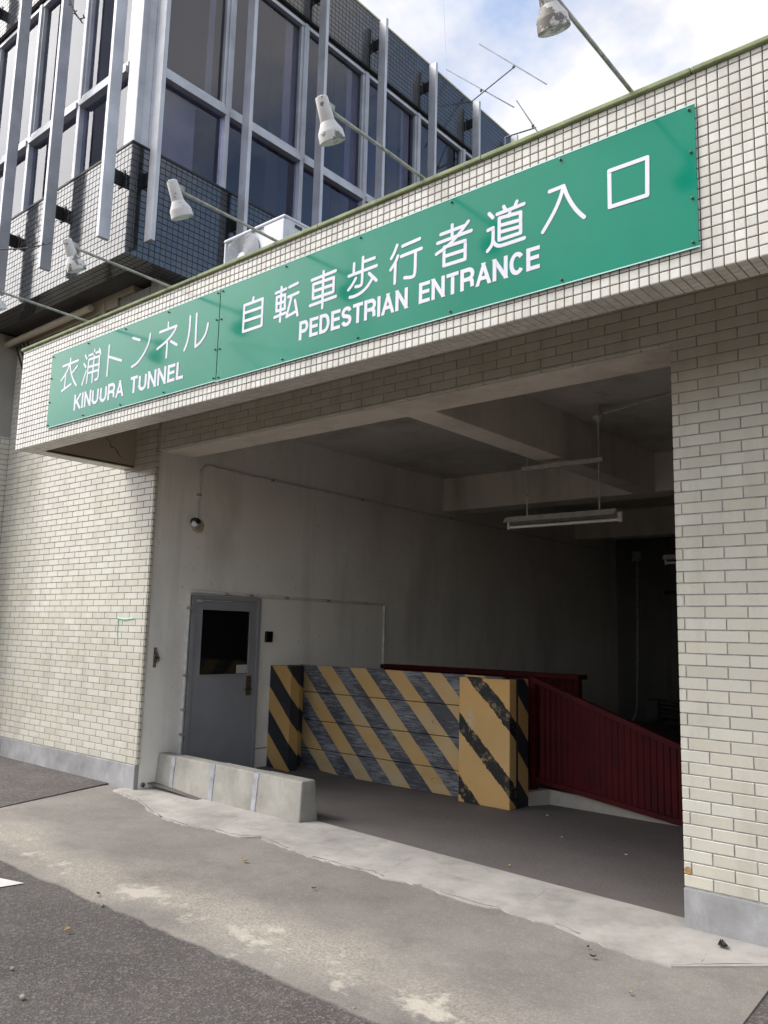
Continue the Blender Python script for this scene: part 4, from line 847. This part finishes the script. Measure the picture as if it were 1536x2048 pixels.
q = MB(); q.box(XL + 0.0305, XL + 0.033, 1.62, 1.70, 1.47, 1.565); q.lathe([(0.006, 0), (0.006, 0.004)], (XL + 0.033, 1.69, 1.485), (1, 0, 0), 10); q.build('cover', M['dark_glass'], t)
t = thing('wall_hasp', 'rusty broken latch on the pale wall near the brick corner', 'latch', (XL, 0.14, 1.28))
q = MB(); q.box(XL, XL + 0.006, 0.125, 0.16, 1.185, 1.385); q.build('plate', M['rust'], t)
q = MB(); q.tube([(XL + 0.01, 0.15, 1.36), (XL + 0.035, 0.155, 1.31), (XL + 0.04, 0.17, 1.28), (XL + 0.03, 0.165, 1.25), (XL + 0.008, 0.155, 1.24)], 0.008, 8); q.box(XL + 0.006, XL + 0.02, 0.14, 0.185, 1.265, 1.30); q.build('catch', M['bolt'], t)

# ---- hanging fluorescent lights
def fluo(label, px, pz, y, cx0, cx1, rodx, ztop, zc):
    t = thing('fluorescent_light', label, 'light', ((cx0 + cx1) / 2, y, ztop), 'hanging fluorescent lights in the passage')
    for rx in rodx:
        q = MB(); q.tube([(rx, y, ztop), (rx, y, pz + 0.05)], 0.010, 8); q.build('rod', M['galv'], t, smooth=True)
        q = MB(); q.lathe([(0.012, 0), (0.02, 0.06), (0.055, 0.10), (0.065, 0.135), (0.03, 0.175), (0.012, 0.2)], (rx, y, ztop), (0, 0, -1), 16); q.build('ceiling_cup', M['fixture'], t, smooth=True)
    if zc: B(rodx[0] - 0.06, rodx[1] + 0.05, y - 0.022, y + 0.022, zc - 0.022, zc + 0.022).build('channel', M['fixture'], t, bevel=0.003)
    q = MB(); q.prism([(cx0, y - 0.045, pz + 0.05), (cx0, y - 0.10, pz - 0.012), (cx0, y - 0.094, pz - 0.012), (cx0, y - 0.04, pz + 0.02), (cx0, y + 0.04, pz + 0.02), (cx0, y + 0.094, pz - 0.012), (cx0, y + 0.10, pz - 0.012), (cx0, y + 0.045, pz + 0.05)], (cx1 - cx0, 0, 0)); q.build('reflector', M['fixture'], t)
    q = MB(); q.tube([(cx0 + 0.03, y, pz - 0.055), (cx1 + 0.02, y, pz - 0.055)], 0.016, 12); q.build('lamp_tube', M['tube'], t, smooth=True)
    q = MB(); q.box(cx0, cx0 + 0.028, y - 0.018, y + 0.018, pz - 0.08, pz + 0.018); q.build('lamp_holder', M['fixture'], t, bevel=0.004)
    q = MB(); q.box(cx1 + 0.0, cx1 + 0.05, y - 0.02, y + 0.02, pz - 0.08, pz + 0.018); q.build('lamp_holder', M['fixture'], t, bevel=0.004)
fluo('nearer hanging fluorescent light with a cross bar between its two rods, under the ceiling beams', 0, 2.78, 2.6, -2.78, -1.543, (-2.545, -1.735), ZC, 3.335)
fluo('farther hanging fluorescent light deep in the passage, partly hidden by the brick pier', 0, 2.66, 5.95, -2.42, -1.1, (-2.1, -1.4), ZC, None)
wallpipe('conduit', [(-1.71, 2.6, 3.79), (-1.66, 2.6, 3.80), (-1.0, 2.62, ZC - 0.012), (0.5, 2.62, ZC - 0.012)], 0.012, 'painted conduit across the ceiling from the nearer fluorescent light', 'fixture')
yb = YB - 0.02
wallpipe('conduit', [(-4.975, yb, 3.15), (-5.0, yb, 1.6), (-5.04, yb, 0.3), (-5.06, yb - 0.02, 0.15), (-5.10, yb - 0.05, 0.02)], 0.022, 'thin pipe running down the dark back wall from a small box', 'galv', [(-5.0, yb, 2.6), (-5.02, yb, 1.2)])
t = B(-5.06, -4.88, yb - 0.06, YB - 0.001, 3.13, 3.33).build('junction_box', M['fixture'], bevel=0.006); tag(t, 'small square junction box on top of the thin pipe on the back wall', 'box')
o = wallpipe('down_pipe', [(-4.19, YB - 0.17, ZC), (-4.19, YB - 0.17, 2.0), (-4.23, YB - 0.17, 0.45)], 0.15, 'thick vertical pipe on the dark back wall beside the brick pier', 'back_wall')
q = MB(); q.lathe([(0.165, 0), (0.165, 0.07)], (-4.19, YB - 0.17, 2.45), (0, 0, 1), 16); q.build('pipe_collar', M['black_steel'], o)
t = thing('pipe_box', 'grey box with several thin pipes near the foot of the thick pipe', 'box', (-4.5, 10.8, 0.3))
B(-4.70, -4.45, 10.55, 10.95, 0.10, 0.46).build('case', M['back_wall'], t, bevel=0.01)
for k in range(4):
    q = MB(); q.tube([(-4.45, 10.7, 0.42 - 0.08 * k), (-4.0, 10.6, 0.40 - 0.08 * k), (-3.4, 10.5, 0.36 - 0.08 * k)], 0.028, 8); q.build('pipe', M['back_wall'], t, smooth=True)

# ================================================================ CRACKS in the threshold, LITTER
q = MB()
def crack(pts, r0=0.004):
    P = []
    for a, b in zip(pts[:-1], pts[1:]):
        for k in range(4):
            P.append((a[0] + (b[0] - a[0]) * k / 4 + rg.uniform(-2, 2), a[1] + (b[1] - a[1]) * k / 4 + rg.uniform(-1.2, 1.2)))
    P.append(pts[-1]); q.tube([onZ(p, 0.004) for p in P], [r0 * rg.uniform(0.5, 1.2) for _ in P], 5)
for c in (((428, 1657), (455, 1648), (500, 1630)), ((272, 1597), (290, 1590), (318, 1582)), ((770, 1745), (800, 1727), (830, 1712)), ((900, 1758), (930, 1752)), ((1050, 1810), (1100, 1775), (1120, 1768)), ((1205, 1868), (1232, 1858)), ((1360, 1920), (1372, 1912)), ((620, 1680), (660, 1672), (700, 1660)), ((1404, 1924), (1413, 1908))): crack(c, 0.0017)
edge = EDGE
for e in (edge[0:6], edge[6:10], edge[10:14], edge[15:18], edge[19:21]): crack(e, 0.004)  # dark tubes along the strip edge stand in for the gap's shadow
crack([(1340, 1929), (1440, 1929), (1536, 1928)], 0.003)
struct(q.build('pavement_cracks', M['crack']))
def leaf(px, label, m, s, dark=False):
    c = onZ(px, 0.008); a = rg.uniform(0, 6.28); q = MB(); n = 7; top = []; 
    for i in range(n):
        u = i / (n - 1) - 0.5; w = s * 0.34 * math.sin(math.pi * (i + 0.35) / (n - 0.3)); h = 0.25 * s * (2 * u) ** 2 + 0.002
        for sg in (-1, 0, 1):
            x, y = u * s, sg * w; top.append((c.x + x * math.cos(a) - y * math.sin(a), c.y + x * math.sin(a) + y * math.cos(a), c.z - 0.002 + h + abs(sg) * 0.12 * s))
    fs = []
    for i in range(n - 1):
        for j in (0, 1): fs.append((i * 3 + j, i * 3 + j + 1, i * 3 + j + 4, i * 3 + j + 3))
    q.add(top, fs); o = q.build('dead_leaf', M[m]); md = o.modifiers.new('t', 'SOLIDIFY'); md.thickness = 0.0012
    tag(o, label, 'leaf', 'dead leaves on the ground'); return o
leaf((1018, 1732), 'small curled tan leaf on the worn asphalt inside the opening', 'dry_leaf', 0.03)
leaf((1260, 1986), 'small yellow leaf on the apron below the right end of the cement strip', 'dry_leaf', 0.026)
leaf((489, 1722), 'brown twig-like leaf on the apron in front of the concrete blocks', 'dry_leaf', 0.05)
leaf((1446, 1894), 'black curled leaf on the cement strip at the foot of the brick pier', 'black_leaf', 0.075)
leaf((1186, 1914), 'dark flat leaf on the apron left of the pier foot', 'black_leaf', 0.035)
leaf((1176, 1894), 'tiny dark leaf scrap on the apron just off the cement strip edge', 'black_leaf', 0.022)
leaf((628, 1777), 'small dark leaf on the middle of the apron', 'black_leaf', 0.03)
leaf((197, 1788), 'dark leaf on the sunlit band of apron by the road edge', 'black_leaf', 0.03)
leaf((1252, 1710), 'pale leaf scrap on the dark floor near the brick pier', 'white_paint', 0.025)
leaf((1124, 1675), 'pale leaf scrap on the dark floor below the white kerb', 'white_paint', 0.022)
leaf((1095, 1632), 'white scrap of paper on the floor at the foot of the white kerb', 'white_paint', 0.03)
leaf((135, 1860), 'pale curled leaf on the dark road asphalt', 'dry_leaf', 0.045)
def pebble(px, label, s):
    c = onZ(px, 0.0); q = MB(); q.lathe([(s * 0.3, 0), (s * 0.52, s * 0.2), (s * 0.5, s * 0.45), (s * 0.22, s * 0.65)], (c.x, c.y, c.z - 0.008), (rg.uniform(-.2, .2), rg.uniform(-.2, .2), 1), 7)
    tag(q.build('pebble', M['pebble']), label, 'stone', 'pebbles on the road')
for p, l, s in (((204, 1810), 'small pale stone at the edge of road and apron', 0.022), ((45, 1994), 'pale stone on the dark road near the lower left corner', 0.028), ((25, 1936), 'brown stone on the dark road at the left edge', 0.022), ((708, 2015), 'white chip of stone on the apron edge above the bottom of the picture', 0.016), ((550, 1796), 'white chip of stone on the middle of the apron', 0.014)): pebble(p, l, s)

# ================================================================ TREES on the street side
def limb(mb, p, d, ln, r, depth, keep, maxd):
    pts = [p]; rr = [r]; n = 4; q = p
    for i in range(n):
        d = (d + Vector((rg.gauss(0, 0.16), rg.gauss(0, 0.16), rg.gauss(0.03, 0.10)))).normalized(); q = q + d * ln / n
        if not keep(q): break
        pts.append(q); rr.append(r * (1 - 0.45 * (i + 1) / n))
    if len(pts) < 2: return
    mb.tube(pts, rr, 6 if depth < 2 else 4)
    if depth >= maxd: return
    for k in range(3 if depth < 2 else 3):
        i = rg.randint(1, len(pts) - 1); a = (d + Vector((rg.gauss(0, 0.62), rg.gauss(0, 0.62), rg.gauss(0.15, 0.4)))).normalized()
        limb(mb, pts[i], a, ln * rg.uniform(0.58, 0.8), rr[i] * 0.62, depth + 1, keep, maxd)
def twig(mb, pts, y, r0):
    P = [onY(p, y) for p in pts]; n = len(P); mb.tube(P, [r0 * (1 - 0.55 * i / (n - 1)) for i in range(n)], 5)
    for i in range(1, n):
        for k in range(2):
            d = Vector((rg.uniform(-1, 1), rg.uniform(-1, 1), rg.uniform(-0.3, 1))).normalized(); c = P[i] + (P[i - 1] - P[i]) * rg.random() * 0.7
            mb.tube([c, c + d * 0.012, c + d * 0.022], [r0 * 0.5, r0 * 0.65, r0 * 0.15], 5)
t = thing('bare_tree', 'leafless street tree whose twigs reach into the top left of the picture', 'tree', (-4.5, -5.2, 0))
q = MB(); base = Vector((-4.5, -5.2, -0.05)); q.tube([base, base + Vector((0.03, 0.02, 1.0)), base + Vector((0.0, 0.1, 2.4)), base + Vector((0.08, 0.12, 3.4))], [0.16, 0.12, 0.10, 0.08], 12); q.build('trunk', M['bark'], t, smooth=True)
br = MB(); keep = lambda p: not inframe(p, 60)
for k in range(9):
    a = k * 0.72 + 0.2; limb(br, base + Vector((0.04, 0.1, 2.3 + 0.12 * k)), Vector((math.cos(a), math.sin(a), 0.7)).normalized(), 1.9, 0.05, 0, keep, 4)
br.build('branches', M['bark'], t)
tw = MB(); P0 = onY((138, -60), -2.5); tw.tube([base + Vector((0.05, 0.12, 3.3)), Vector((-3.9, -3.6, 5.9)), P0], [0.03, 0.018, 0.008], 6)
twig(tw, ((138, -60), (139, 0), (148, 22), (159, 38), (168, 36)), -2.5, 0.0075); twig(tw, ((139, 4), (152, 30), (166, 47)), -2.5, 0.006)
P1 = onY((-80, 492), -2.5); tw.tube([base + Vector((0.05, 0.12, 3.0)), Vector((-4.3, -3.6, 3.9)), P1], [0.03, 0.014, 0.007], 6)
twig(tw, ((-80, 492), (0, 499), (35, 498), (62, 495), (80, 491), (99, 487)), -2.5, 0.0065); twig(tw, ((62, 495), (66, 488), (71, 485)), -2.5, 0.004)
tw.build('twigs', M['bark'], t)
